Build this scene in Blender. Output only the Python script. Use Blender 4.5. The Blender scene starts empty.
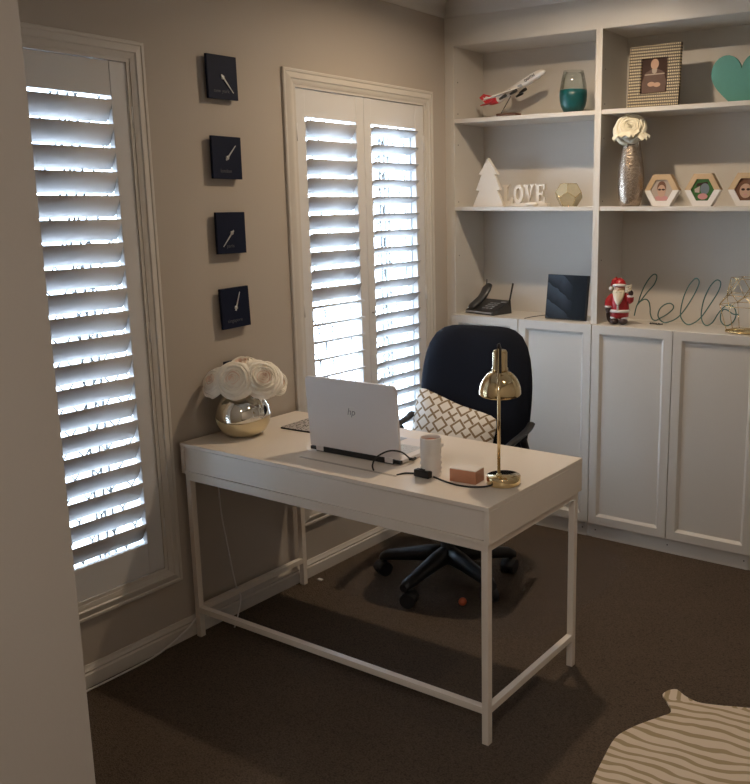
import bpy, bmesh, math, random
from mathutils import Vector, Matrix, Euler
C = bpy.context.scene
COL = C.collection
PI = math.pi
random.seed(7)

# ------------------------------------------------------------ materials
def node_mat(name, col=(.8, .8, .8), rough=.5, metal=0, bump=0, scale=40, var=0, coat=0, spec=.5, bdist=.002):
    m = bpy.data.materials.new(name); m.use_nodes = True
    nt = m.node_tree; b = nt.nodes['Principled BSDF']
    b.inputs['Base Color'].default_value = (*col, 1)
    b.inputs['Roughness'].default_value = rough
    b.inputs['Metallic'].default_value = metal
    b.inputs['Specular IOR Level'].default_value = spec
    b.inputs['Coat Weight'].default_value = coat
    tc = nt.nodes.new('ShaderNodeTexCoord')
    n = nt.nodes.new('ShaderNodeTexNoise'); n.inputs['Scale'].default_value = scale; n.inputs['Detail'].default_value = 4
    nt.links.new(tc.outputs['Object'], n.inputs['Vector'])
    if var:
        mx = nt.nodes.new('ShaderNodeMix'); mx.data_type = 'RGBA'
        mx.inputs[6].default_value = (*[c*(1-var) for c in col], 1)
        mx.inputs[7].default_value = (*[min(1, c*(1+var)) for c in col], 1)
        nt.links.new(n.outputs['Fac'], mx.inputs[0]); nt.links.new(mx.outputs[2], b.inputs['Base Color'])
    if bump:
        bp = nt.nodes.new('ShaderNodeBump'); bp.inputs['Strength'].default_value = bump
        bp.inputs['Distance'].default_value = bdist
        nt.links.new(n.outputs['Fac'], bp.inputs['Height']); nt.links.new(bp.outputs['Normal'], b.inputs['Normal'])
    return m

WALL = node_mat('wall_paint', (.45, .395, .335), .75, bump=.05, scale=250, var=.02)
CEIL = node_mat('ceiling_paint', (.62, .59, .55), .8, bump=.04, scale=200, var=.01)
TRIM = node_mat('gloss_trim_paint', (.60, .555, .50), .4, scale=60, var=.01)
SHUT = node_mat('shutter_paint', (.66, .645, .635), .45, scale=60, var=.01)
CAB = node_mat('cabinet_paint', (.60, .565, .515), .4, scale=90, var=.015)
DESK = node_mat('desk_lacquer', (.76, .68, .59), .3, bump=.01, scale=50, var=.01)
SLOTM = node_mat('cable_slot_paint', (.42, .36, .30), .5, bump=.01, scale=50, var=.02)
DARK = node_mat('black_plastic', (.008, .008, .009), .5, bump=.02, scale=200, var=.1)
GREYP = node_mat('charcoal_plastic', (.035, .036, .04), .35, bump=.02, scale=200, var=.1)
LGREY = node_mat('pale_grey_plastic', (.3, .31, .33), .4, bump=.02, scale=200, var=.05)
FAB = node_mat('navy_fabric', (.008, .010, .017), .95, bump=.4, scale=600, var=.25, spec=.2)
BRASS = node_mat('polished_brass', (.83, .66, .38), .1, 1, bump=.01, scale=8, var=.04)
GOLDW = node_mat('gold_wire', (.72, .55, .28), .25, 1, bump=.02, scale=60, var=.1)
GUN = node_mat('dark_metal', (.05, .045, .04), .3, 1, bump=.02, scale=60, var=.1)
CLOCK = node_mat('clock_navy', (.006, .010, .030), .6, bump=.03, scale=120, var=.15, spec=.2)
SILV = node_mat('silver_hand', (.62, .62, .6), .3, .6, bump=.01, scale=60, var=.03)
INK = node_mat('clock_lettering', (.09, .095, .11), .6, bump=.01, scale=60, var=.03)
PETAL = node_mat('cream_petal', (.90, .84, .73), .7, bump=.15, scale=45, var=.06, spec=.3)
BLUSH = node_mat('blush_petal', (.84, .66, .54), .7, bump=.15, scale=45, var=.06, spec=.3)
STEM = node_mat('green_stem', (.06, .10, .04), .6, bump=.1, scale=80, var=.2)
LAP = node_mat('laptop_shell', (.72, .68, .67), .5, bump=.01, scale=50, var=.01)
SILVB = node_mat('bright_silver', (.85, .85, .85), .2, .7, bump=.01, scale=50, var=.01)
KEY = node_mat('laptop_keys', (.55, .55, .56), .5, bump=.01, scale=50, var=.01)
CERAM = node_mat('white_ceramic', (.74, .70, .66), .3, bump=.02, scale=30, var=.02, coat=.3)
PINK = node_mat('candle_wax', (.45, .16, .10), .5, bump=.05, scale=30, var=.1)
KRAFT = node_mat('copper_card', (.52, .24, .14), .45, bump=.05, scale=100, var=.06)
PAPER = node_mat('white_paper', (.72, .66, .6), .6, bump=.05, scale=100, var=.02)
RED = node_mat('red_enamel', (.38, .015, .02), .35, bump=.02, scale=60, var=.08)
REDT = node_mat('plane_red', (.55, .02, .03), .3, bump=.02, scale=60, var=.05)
WHITE = node_mat('white_enamel', (.72, .69, .66), .35, bump=.02, scale=60, var=.02)
CREAMW = node_mat('carved_white_wood', (.70, .65, .58), .6, bump=.1, scale=60, var=.03)
BEARD = node_mat('cream_beard', (.66, .57, .42), .5, bump=.2, scale=60, var=.05)
SKIN = node_mat('painted_skin', (.55, .33, .20), .5, bump=.03, scale=60, var=.05)
BOOT = node_mat('dark_brown_enamel', (.05, .03, .028), .35, bump=.03, scale=60, var=.1)
TEAL = node_mat('teal_paint', (.07, .26, .22), .55, bump=.05, scale=60, var=.06)
TEALW = node_mat('teal_glitter', (.006, .075, .082), .3, bump=.5, scale=260, var=.35)
WIRE = node_mat('green_wire', (.05, .13, .12), .4, .3, bump=.02, scale=60, var=.1)
WOODL = node_mat('light_wood', (.50, .35, .20), .5, bump=.05, scale=30, var=.12)
BWOOD = node_mat('dark_wood', (.10, .045, .025), .4, bump=.05, scale=30, var=.2)
CAPIZ = node_mat('champagne_panel', (.50, .44, .30), .35, .35, bump=.1, scale=50, var=.12)
SPECK0 = node_mat('notebook_edge', (.02, .02, .02), .5, bump=.02, scale=60, var=.1)
PHOTOBG = node_mat('photo_dark', (.05, .028, .022), .75, scale=20, var=.25, spec=.15)
PHOTOP = node_mat('photo_pale', (.40, .33, .27), .75, scale=20, var=.15, spec=.15)
PHOTOS = node_mat('photo_skin', (.48, .31, .22), .75, scale=20, var=.05, spec=.15)
PHOTOC = node_mat('photo_sweater', (.13, .085, .07), .75, scale=50, var=.2, spec=.15)
PHOTOH = node_mat('photo_hair', (.16, .08, .05), .75, scale=20, var=.15, spec=.15)
PHOTOG = node_mat('photo_green', (.05, .13, .04), .75, scale=40, var=.4, spec=.15)
PHOTOK = node_mat('photo_pink', (.50, .25, .24), .75, scale=20, var=.1, spec=.15)
PHOTOT = node_mat('photo_slate', (.16, .19, .21), .75, scale=20, var=.2, spec=.15)
ORANGE = node_mat('orange_ball', (.45, .09, .03), .6, bump=.05, scale=60, var=.1)
ALU = node_mat('window_frame_white', (.75, .75, .75), .4, 0, bump=.01, scale=60, var=.03)
SCREENM = node_mat('screen_grille', (.06, .06, .06), .5, bump=.01, scale=60, var=.05)
OUTG = node_mat('outdoor_paving', (.62, .60, .56), .9, bump=.2, scale=8, var=.1)
FENCE = node_mat('outdoor_fence', (.55, .58, .62), .8, bump=.1, scale=8, var=.08)

def carpet():
    m = node_mat('brown_carpet', (.108, .080, .058), .97, var=.12, scale=5, spec=.1)
    nt = m.node_tree; b = nt.nodes['Principled BSDF']; L = nt.links
    tc = nt.nodes.new('ShaderNodeTexCoord')
    v = nt.nodes.new('ShaderNodeTexVoronoi'); v.inputs['Scale'].default_value = 170
    mp = nt.nodes.new('ShaderNodeMapping'); mp.inputs['Scale'].default_value = (1, 1.6, 1); mp.inputs['Rotation'].default_value = (0, 0, .5)
    L.new(tc.outputs['Object'], mp.inputs[0]); L.new(mp.outputs[0], v.inputs['Vector'])
    old = b.inputs['Base Color'].links[0].from_socket
    mx = nt.nodes.new('ShaderNodeMix'); mx.data_type = 'RGBA'; mx.blend_type = 'MULTIPLY'
    rmp = nt.nodes.new('ShaderNodeMapRange'); rmp.inputs[1].default_value = 0; rmp.inputs[2].default_value = .9
    rmp.inputs[3].default_value = 1.25; rmp.inputs[4].default_value = .55
    L.new(v.outputs['Distance'], rmp.inputs[0])
    L.new(old, mx.inputs[6]); L.new(rmp.outputs[0], mx.inputs[7]); mx.inputs[0].default_value = 1
    L.new(mx.outputs[2], b.inputs['Base Color'])
    bp = nt.nodes.new('ShaderNodeBump'); bp.inputs['Strength'].default_value = .6; bp.inputs['Distance'].default_value = .004; bp.invert = True
    L.new(v.outputs['Distance'], bp.inputs['Height']); L.new(bp.outputs[0], b.inputs['Normal'])
    return m
CARPET = carpet()

def glass(name, tint=(1, 1, 1), fac=.08, rough=.02):
    m = bpy.data.materials.new(name); m.use_nodes = True; nt = m.node_tree; nt.nodes.clear()
    o = nt.nodes.new('ShaderNodeOutputMaterial'); mx = nt.nodes.new('ShaderNodeMixShader')
    t = nt.nodes.new('ShaderNodeBsdfTransparent'); g = nt.nodes.new('ShaderNodeBsdfGlossy')
    t.inputs[0].default_value = (*tint, 1); g.inputs['Roughness'].default_value = rough
    fr = nt.nodes.new('ShaderNodeLayerWeight'); fr.inputs[0].default_value = .25
    ad = nt.nodes.new('ShaderNodeMath'); ad.operation = 'MULTIPLY_ADD'; ad.inputs[1].default_value = .5; ad.inputs[2].default_value = fac
    nt.links.new(fr.outputs['Fresnel'], ad.inputs[0])
    nt.links.new(ad.outputs[0], mx.inputs[0]); nt.links.new(t.outputs[0], mx.inputs[1]); nt.links.new(g.outputs[0], mx.inputs[2])
    nt.links.new(mx.outputs[0], o.inputs[0])
    return m
GLASS = glass('window_glass', (.97, .99, .98), .02)
CUPG = glass('clear_glass', (.93, .95, .94), .02)

def matmask(name, cols, build, rough=.6, spec=.4):
    """two-colour principled whose factor socket comes from build(nt, objcoord socket)"""
    m = node_mat(name, cols[0], rough, spec=spec, bump=.1, scale=200)
    nt = m.node_tree; b = nt.nodes['Principled BSDF']
    tc = nt.nodes.new('ShaderNodeTexCoord')
    f = build(nt, tc.outputs['Object'])
    mx = nt.nodes.new('ShaderNodeMix'); mx.data_type = 'RGBA'
    mx.inputs[6].default_value = (*cols[0], 1); mx.inputs[7].default_value = (*cols[1], 1)
    nt.links.new(f, mx.inputs[0]); nt.links.new(mx.outputs[2], b.inputs['Base Color'])
    return m
def mth(nt, op, a, b=None, c=None):
    n = nt.nodes.new('ShaderNodeMath'); n.operation = op
    for i, v in enumerate((a, b, c)):
        if v is None: continue
        if isinstance(v, (int, float)): n.inputs[i].default_value = v
        else: nt.links.new(v, n.inputs[i])
    return n.outputs[0]
def lattice(nt, oc):
    mp = nt.nodes.new('ShaderNodeMapping'); mp.inputs['Rotation'].default_value = (0, PI/4, 0)
    mp.inputs['Scale'].default_value = (17, 17, 17); nt.links.new(oc, mp.inputs[0])
    s = nt.nodes.new('ShaderNodeSeparateXYZ'); nt.links.new(mp.outputs[0], s.inputs[0])
    u, v = s.outputs[0], s.outputs[2]
    fu, fv = mth(nt, 'FRACT', u), mth(nt, 'FRACT', v)
    au = mth(nt, 'ABSOLUTE', mth(nt, 'SUBTRACT', fu, .5)); av = mth(nt, 'ABSOLUTE', mth(nt, 'SUBTRACT', fv, .5))
    cheb = mth(nt, 'MAXIMUM', au, av)
    # checker of cells: squares in half of the cells, grid bars through the others
    cu, cv = mth(nt, 'FLOOR', u), mth(nt, 'FLOOR', v)
    chk = mth(nt, 'GREATER_THAN', mth(nt, 'PINGPONG', mth(nt, 'ADD', cu, cv), 1), .5)
    ring = mth(nt, 'LESS_THAN', mth(nt, 'ABSOLUTE', mth(nt, 'SUBTRACT', cheb, .38)), .075)
    bar = mth(nt, 'LESS_THAN', mth(nt, 'MINIMUM', au, av), .075)
    a = mth(nt, 'MULTIPLY', ring, chk)
    bb = mth(nt, 'MULTIPLY', bar, mth(nt, 'SUBTRACT', 1, chk))
    return mth(nt, 'MAXIMUM', a, bb)
CUSH = matmask('lattice_fabric', ((.72, .68, .63), (.24, .17, .10)), lattice, .85, .2)
def stripes(nt, oc):
    sp = nt.nodes.new('ShaderNodeSeparateXYZ'); nt.links.new(oc, sp.inputs[0]); x, y = sp.outputs[0], sp.outputs[1]
    n = nt.nodes.new('ShaderNodeTexNoise'); n.inputs['Scale'].default_value = 3.6; n.inputs['Detail'].default_value = 2.5; nt.links.new(oc, n.inputs['Vector'])
    nz = mth(nt, 'SUBTRACT', n.outputs['Fac'], .5)
    ex = mth(nt, 'ADD', x, .52); ey = mth(nt, 'SUBTRACT', y, .42)
    d = mth(nt, 'SQRT', mth(nt, 'ADD', mth(nt, 'MULTIPLY', ex, ex), mth(nt, 'MULTIPLY', ey, ey)))
    p1 = mth(nt, 'ADD', mth(nt, 'MULTIPLY', y, 150), mth(nt, 'MULTIPLY', mth(nt, 'MULTIPLY', x, x), -18))
    p1 = mth(nt, 'ADD', p1, mth(nt, 'MULTIPLY', x, -30))
    p2 = mth(nt, 'MULTIPLY', mth(nt, 'ADD', x, mth(nt, 'MULTIPLY', y, .45)), 170)
    ms = nt.nodes.new('ShaderNodeMapRange'); ms.inputs[1].default_value = .0; ms.inputs[2].default_value = .02
    nt.links.new(mth(nt, 'ADD', ey, mth(nt, 'MULTIPLY', ex, -.35)), ms.inputs[0])
    mk = ms.outputs[0]
    wob = mth(nt, 'MULTIPLY', nz, 20)
    s1 = mth(nt, 'SINE', mth(nt, 'ADD', p1, wob)); s2 = mth(nt, 'SINE', mth(nt, 'ADD', p2, wob))
    sn = mth(nt, 'ADD', mth(nt, 'MULTIPLY', s1, mth(nt, 'SUBTRACT', 1, mk)), mth(nt, 'MULTIPLY', s2, mk))
    n2 = nt.nodes.new('ShaderNodeTexNoise'); n2.inputs['Scale'].default_value = 9; nt.links.new(oc, n2.inputs['Vector'])
    sn = mth(nt, 'ADD', sn, mth(nt, 'MULTIPLY', mth(nt, 'SUBTRACT', n2.outputs['Fac'], .5), 1.6))
    r_ = nt.nodes.new('ShaderNodeMapRange'); r_.inputs[1].default_value = .25; r_.inputs[2].default_value = .55
    nt.links.new(sn, r_.inputs[0]); return r_.outputs[0]
HIDE = matmask('striped_hide', ((.66, .55, .43), (.37, .285, .17)), stripes, .9, .2)
def speck(nt, oc):
    v = nt.nodes.new('ShaderNodeTexVoronoi'); v.inputs['Scale'].default_value = 110; nt.links.new(oc, v.inputs['Vector'])
    return mth(nt, 'LESS_THAN', v.outputs['Distance'], .42)
SPECK = matmask('speckled_cover', ((.45, .40, .36), (.05, .045, .04)), speck, .6)
def dots(nt, oc):
    s = nt.nodes.new('ShaderNodeSeparateXYZ'); nt.links.new(oc, s.inputs[0])
    fu = mth(nt, 'FRACT', mth(nt, 'MULTIPLY', s.outputs[0], 120)); fv = mth(nt, 'FRACT', mth(nt, 'MULTIPLY', s.outputs[2], 78))
    a = mth(nt, 'MULTIPLY', mth(nt, 'SUBTRACT', fu, .5), mth(nt, 'SUBTRACT', fu, .5))
    b = mth(nt, 'MULTIPLY', mth(nt, 'SUBTRACT', fv, .5), mth(nt, 'SUBTRACT', fv, .5))
    return mth(nt, 'LESS_THAN', mth(nt, 'ADD', a, b), .085)
STUD = matmask('studded_frame', ((.05, .034, .020), (.55, .44, .26)), dots, .5, .4)
def swoop(nt, oc):
    mp = nt.nodes.new('ShaderNodeMapping'); mp.inputs['Rotation'].default_value = (0, math.radians(58), 0)
    nt.links.new(oc, mp.inputs[0])
    w = nt.nodes.new('ShaderNodeTexWave'); w.wave_type = 'BANDS'; w.bands_direction = 'X'; w.wave_profile = 'SAW'
    w.inputs['Scale'].default_value = 4.6; w.inputs['Distortion'].default_value = 1.6; w.inputs['Detail Scale'].default_value = 5; w.inputs['Detail'].default_value = 3
    nt.links.new(mp.outputs[0], w.inputs['Vector'])
    s = nt.nodes.new('ShaderNodeSeparateXYZ'); nt.links.new(oc, s.inputs[0])
    fade = nt.nodes.new('ShaderNodeMapRange'); fade.inputs[1].default_value = .035; fade.inputs[2].default_value = -.02
    nt.links.new(s.outputs[0], fade.inputs[0])
    return mth(nt, 'MULTIPLY', mth(nt, 'MULTIPLY', w.outputs['Fac'], fade.outputs[0]), .8)
SWOOP = matmask('feathered_screen_image', ((.004, .006, .010), (.06, .08, .11)), swoop, .45, .2)
MERC = node_mat('hammered_silver', (.42, .34, .27), .26, .8, bump=.9, scale=95, var=.25, bdist=.004)
MIRR = node_mat('mirrored_vase', (.88, .84, .74), .05, 1, bump=0, scale=5, var=.03)
MIRG = node_mat('gold_dipped_base', (.80, .68, .44), .3, .55, bump=.02, scale=5, var=.05)
def matmat():
    m = bpy.data.materials.new('clear_mat_plastic'); m.use_nodes = True; nt = m.node_tree; nt.nodes.clear()
    o = nt.nodes.new('ShaderNodeOutputMaterial'); mx = nt.nodes.new('ShaderNodeMixShader')
    t = nt.nodes.new('ShaderNodeBsdfTransparent'); g = nt.nodes.new('ShaderNodeBsdfGlossy')
    t.inputs[0].default_value = (.975, .975, .98, 1); g.inputs['Roughness'].default_value = .45; mx.inputs[0].default_value = .012
    nt.links.new(t.outputs[0], mx.inputs[1]); nt.links.new(g.outputs[0], mx.inputs[2]); nt.links.new(mx.outputs[0], o.inputs[0])
    return m
CMAT = matmat()

# ------------------------------------------------------------ mesh builder
class MB:
    def __init__(s): s.bm = bmesh.new(); s.T = Matrix.Identity(4); s.mi = 0; s.mats = []
    def mat(s, m):
        if m not in s.mats: s.mats.append(m)
        s.mi = s.mats.index(m); return s
    def V(s, p): return s.bm.verts.new(s.T @ Vector(p))
    def F(s, vs, smooth=False):
        try: f = s.bm.faces.new(vs)
        except ValueError: return None
        f.material_index = s.mi; f.smooth = smooth; return f
    def box(s, x0, x1, y0, y1, z0, z1, bev=0):
        vs = [s.V((x, y, z)) for x in (x0, x1) for y in (y0, y1) for z in (z0, z1)]
        fs = [s.F([vs[i] for i in q]) for q in ((0, 1, 3, 2), (4, 6, 7, 5), (0, 4, 5, 1), (2, 3, 7, 6), (0, 2, 6, 4), (1, 5, 7, 3))]
        if bev:
            es = list({e for f in fs for e in f.edges})
            r = bmesh.ops.bevel(s.bm, geom=es, offset=bev, segments=2, affect='EDGES', profile=.5)
            for f in r['faces']: f.material_index = s.mi; f.smooth = True
        return s
    def rings(s, rs, cap0=True, cap1=True, closed=False, smooth=True, cyclic=True):
        vr = [[s.V(p) for p in r] for r in rs]
        n = len(vr[0]); m = len(vr)
        for i in range(m if closed else m-1):
            a, b = vr[i], vr[(i+1) % m]
            for k in range(n if cyclic else n-1):
                s.F([a[k], a[(k+1) % n], b[(k+1) % n], b[k]], smooth)
        if not closed:
            if cap0: s.F(vr[0][::-1])
            if cap1: s.F(vr[-1])
        return s
    def lathe(s, prof, c=(0, 0, 0), n=32, cap0=True, cap1=True, smooth=True, ax='z', sq=1):
        def P(r, h, a):
            u, v = r*math.cos(a), r*math.sin(a)*sq
            q = (u, v, h) if ax == 'z' else ((h, u, v) if ax == 'x' else (v, h, u))
            return (c[0]+q[0], c[1]+q[1], c[2]+q[2])
        return s.rings([[P(max(r, 1e-5), h, 2*PI*k/n) for k in range(n)] for r, h in prof], cap0, cap1, False, smooth)
    def cyl(s, p0, p1, r0, r1=None, n=16, smooth=True):
        return s.tube([p0, p1], r0, n, radii=[r0, r0 if r1 is None else r1])
    def tube(s, pts, r, n=8, closed=False, radii=None, flat=1):
        pts = [Vector(p) for p in pts]; m = len(pts); rs = []
        up = None
        for i, p in enumerate(pts):
            if closed: d = pts[(i+1) % m]-pts[i-1]
            else: d = pts[min(i+1, m-1)]-pts[max(i-1, 0)]
            d.normalize()
            if up is None:
                up = Vector((0, 0, 1)) if abs(d.z) < .9 else Vector((1, 0, 0))
            a = d.cross(up)
            if a.length < 1e-6: a = d.orthogonal()
            a.normalize(); b = a.cross(d).normalized(); up = b
            rr = radii[i] if radii else r
            rs.append([p+a*rr*math.cos(2*PI*k/n)+b*rr*flat*math.sin(2*PI*k/n) for k in range(n)])
        return s.rings(rs, closed=closed)
    def prism(s, poly, f0, f1, smooth=False):
        """poly of 2D points; f0, f1 map (a,b) to 3D for the two faces"""
        a = [s.V(f0(*p)) for p in poly]; b = [s.V(f1(*p)) for p in poly]; n = len(poly)
        s.F(a[::-1]); s.F(b)
        for k in range(n): s.F([a[k], a[(k+1) % n], b[(k+1) % n], b[k]], smooth)
        return s
    def ell(s, c, r, n=20, m=12, R=None):
        R = R or Matrix.Identity(3); c = Vector(c)
        rs = [[c+R @ Vector((r[0]*math.sin(t)*math.cos(a), r[1]*math.sin(t)*math.sin(a), r[2]*math.cos(t)))
               for a in (2*PI*k/n for k in range(n))] for t in (PI*(.02+.96*i/m) for i in range(m+1))]
        return s.rings(rs[::-1])
    def moulding(s, rect, prof, f, last=False):
        """mitred rings: rect=(a0,a1,b0,b1), prof=[(inset,height)], f(a,b,h)->3D"""
        a0, a1, b0, b1 = rect; vr = []
        for i, h in prof:
            vr.append([s.V(f(*q, h)) for q in ((a0+i, b0+i), (a1-i, b0+i), (a1-i, b1-i), (a0+i, b1-i))])
        for u, v in zip(vr, vr[1:]):
            for k in range(4): s.F([u[k], u[(k+1) % 4], v[(k+1) % 4], v[k]])
        if last: s.F(vr[-1])
        return s
    def pillow(s, outl, t, k=4, bend=0, nth=48, nr=9, rmax=1.0):
        """disc of rings r with outline outl(th)->(a,b); thickness +-t in y; returns closed skin"""
        def P(th, r, sg):
            a, b = outl(th); a *= r; b *= r
            return (a, sg*t*max(0, 1-r**k)**.5 + bend*a*a, b)
        rr = [math.sin(PI/2*(i+.0)/nr) for i in range(nr+1)]
        rr[0] = .02
        rs = [[P(2*PI*q/nth, r, -1) for q in range(nth)] for r in rr]
        rs += [[P(2*PI*q/nth, r, 1) for q in range(nth)] for r in rr[::-1][1:]]
        return s.rings(rs)
    def done(s, name, mats=None, parent=None, loc=None):
        bmesh.ops.remove_doubles(s.bm, verts=s.bm.verts, dist=1e-6)
        bmesh.ops.recalc_face_normals(s.bm, faces=s.bm.faces)
        me = bpy.data.meshes.new(name); s.bm.to_mesh(me); s.bm.free()
        for m in (s.mats or ([mats] if not isinstance(mats, (list, tuple)) else mats)): me.materials.append(m)
        o = bpy.data.objects.new(name, me); COL.objects.link(o)
        if parent: o.parent = parent
        if loc: o.location = loc
        return o

def super_out(a, b, n=5):
    def f(th):
        c, s_ = math.cos(th), math.sin(th)
        k = (abs(c)**n+abs(s_)**n)**(-1/n)
        return a*c*k, b*s_*k
    return f
def tag(o, label=None, cat=None, group=None, kind=None):
    if label: o['label'] = label
    if cat: o['category'] = cat
    if group: o['group'] = group
    if kind: o['kind'] = kind
    return o
def thing(name, label, cat, loc=(0, 0, 0), rz=0, group=None, rot=None):
    o = bpy.data.objects.new(name, None); COL.objects.link(o)
    o.location = loc; o.rotation_euler = rot if rot else (0, 0, rz); o.empty_display_size = .05
    return tag(o, label, cat, group)
def copy_tree(o, parent=None):
    kids = list(o.children); c = o.copy(); COL.objects.link(c); c.parent = parent
    for k in kids: copy_tree(k, c)
    return c
def struct(o): o['kind'] = 'structure'; return o
def smooth_path(pts, n=8, closed=False):
    P = [Vector(p) for p in pts]; out = []; m = len(P)
    for i in range(m if closed else m-1):
        if closed: p0, p1, p2, p3 = P[i-1], P[i], P[(i+1) % m], P[(i+2) % m]
        else: p0, p1, p2, p3 = P[max(i-1, 0)], P[i], P[i+1], P[min(i+2, m-1)]
        for k in range(n):
            t = k/n
            out.append(.5*((2*p1)+(p2-p0)*t+(2*p0-5*p1+4*p2-p3)*t*t+(3*p1-p0-3*p2+p3)*t**3))
    if not closed: out.append(P[-1])
    return out
def text_mesh(name, body, size, mat, parent, M, ext=.0006, bold=0):
    cu = bpy.data.curves.new(name, 'FONT'); cu.body = body; cu.size = size; cu.extrude = ext; cu.align_x = 'CENTER'; cu.align_y = 'CENTER'
    cu.offset = bold
    t = bpy.data.objects.new(name+'_src', cu)
    COL.objects.link(t); bpy.context.view_layer.update()
    me = bpy.data.meshes.new_from_object(t.evaluated_get(bpy.context.evaluated_depsgraph_get()))
    bpy.data.objects.remove(t); bpy.data.curves.remove(cu)
    me.transform(M); me.materials.clear(); me.materials.append(mat); me.name = name
    o = bpy.data.objects.new(name, me); COL.objects.link(o); o.parent = parent
    return o

# ------------------------------------------------------------ camera
cam = bpy.data.cameras.new('camera'); co = bpy.data.objects.new('camera', cam); COL.objects.link(co); C.camera = co
F, PX, PY = 890.9953, 478.6718, 380.2876
yaw, pitch, roll = .5741, -.197, -.0046
fw = Vector((-math.sin(yaw)*math.cos(pitch), math.cos(yaw)*math.cos(pitch), math.sin(pitch)))
R = fw.cross(Vector((0, 0, 1))).normalized(); U = R.cross(fw)
R2 = math.cos(roll)*R+math.sin(roll)*U; U2 = -math.sin(roll)*R+math.cos(roll)*U
M = Matrix((R2, U2, -fw)).transposed().to_4x4(); M.translation = Vector((2.6441, -3.7929, 1.6171))
co.matrix_world = M
cam.sensor_fit = 'VERTICAL'; cam.sensor_height = 36; cam.sensor_width = 36*750/784
cam.lens = F*36/784; cam.shift_x = (375-PX)/784; cam.shift_y = (PY-392)/784
cam.clip_start = .05

# ------------------------------------------------------------ room shell
CH = 2.59; XR = 3.4; YB = -5.0; XN = 1.339; YN = -3.0
struct(MB().box(-.12, XR+.12, YB-.12, .45, -.12, 0).done('floor', CARPET))
struct(MB().box(-.12, XR+.12, YB-.12, .45, CH, CH+.12).done('ceiling', CEIL))
W2 = (-1.1299, -.1176); W1 = (-2.778, -1.766); WZ = (.2335, 2.1461)
g = .06
def hole(w): return (w[0]+g, w[1]-g)
h1, h2 = hole(W1), hole(W2); z0, z1 = WZ[0]+g, WZ[1]-g
m = MB()
m.box(-.12, 0, YN-.3, .45, 0, z0); m.box(-.12, 0, YN-.3, .45, z1, CH)
m.box(-.12, 0, YN-.3, h1[0], z0, z1); m.box(-.12, 0, h1[1], h2[0], z0, z1); m.box(-.12, 0, h2[1], .45, z0, z1)
struct(m.done('wall_left', WALL))
struct(MB().box(0, XN, YN-.5, YN, 0, CH).done('wall_front', WALL))
struct(MB().box(XN-.12, XN, YB, YN-.5, 0, CH).done('wall_entry', WALL))
struct(MB().box(-.12, XR+.12, YB-.12, YB, 0, CH).done('wall_rear', WALL))
struct(MB().box(XR, XR+.12, YB, .45, 0, CH).done('wall_right', WALL))
# back wall: the plane behind the units, the bulkhead above them and the pier beyond them
U0 = .0363; ZT = 2.3672
m = MB(); m.box(0, XR, .29, .45, 0, CH)
m.box(0, XR, 0, .29, ZT+.02, CH); m.box(U0+2.4, XR, 0, .29, 0, ZT+.02)
m.box(0, XR, 0, .008, ZT, ZT+.02)
struct(m.done('wall_back', CAB))
struct(MB().box(0, U0, 0, .02, 0, ZT).done('trim_1', CAB))
# cornice: cove profile along the window wall and along the bulkhead
def cove(name, f):
    pr = [(0, -.090), (.006, -.090), (.010, -.080)]
    for i in range(7):
        a = PI/2*i/6; pr.append((.012+.062*(1-math.cos(a)), -.078+.062*math.sin(a)))
    pr += [(.080, -.010), (.088, -.006), (.088, 0), (0, 0)]
    return struct(MB().rings([[f(u, d, w) for d, w in pr] for u in (0, 1)]).done(name, CEIL))
cove('trim_2', lambda u, d, w: (d, YN+(0-YN)*u - (d if u else 0), CH+w))
cove('trim_3', lambda u, d, w: ((d if not u else XR), -d, CH+w))
def skirt(name, f, ln):
    pr = [(0, 0), (.018, 0), (.018, .046), (.013, .052), (.015, .058), (.009, .066), (.005, .075), (0, .075)]
    return struct(MB().rings([[f(u*ln, d, w) for d, w in pr] for u in (0, 1)], smooth=False).done(name, TRIM))
skirt('baseboard_left', lambda u, d, w: (d, YN+u, w), 3.0)
skirt('baseboard_right', lambda u, d, w: (XR-d, YB+u, w), 5.0)
skirt('baseboard_front', lambda u, d, w: (u, YN+d, w), XN)
skirt('baseboard_entry', lambda u, d, w: (XN+d, YB+u, w), 1.75)

# windows: casing, frame and glass; shutters are things of their own
def window(n, w):
    y0, y1 = w; c = bpy.data.objects.new('window_%d' % n, None); COL.objects.link(c); struct(c)
    f = lambda a, b, h: (h, a, b)
    m = MB().moulding((y0, y1, *WZ), [(.002, 0), (.002, .010), (.005, .013), (.013, .013), (.016, .010), (.032, .015), (.038, .016), (.042, .012), (.050, .011), (.058, .009), (.060, .009), (.060, .006), (.072, .006), (.072, -.03), (.060, -.03), (.060, -.118)], f)
    m.done('casing', TRIM, c)
    a0, a1, b0, b1 = y0+.06, y1-.06, WZ[0]+.06, WZ[1]-.06
    m = MB(); X0, X1 = -.112, -.085; s = .012
    m.box(X0, X1, a0, a1, b0, b0+s); m.box(X0, X1, a0, a1, b1-s, b1); m.box(X0, X1, a0, a0+s, b0, b1); m.box(X0, X1, a1-s, a1, b0, b1)
    m.done('window_frame', ALU, c)
    MB().box(-.101, -.097, a0+s, a1-s, b0+s, b1-s).done('glass_pane', GLASS, c)
    return c
window(1, W1); window(2, W2)

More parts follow.
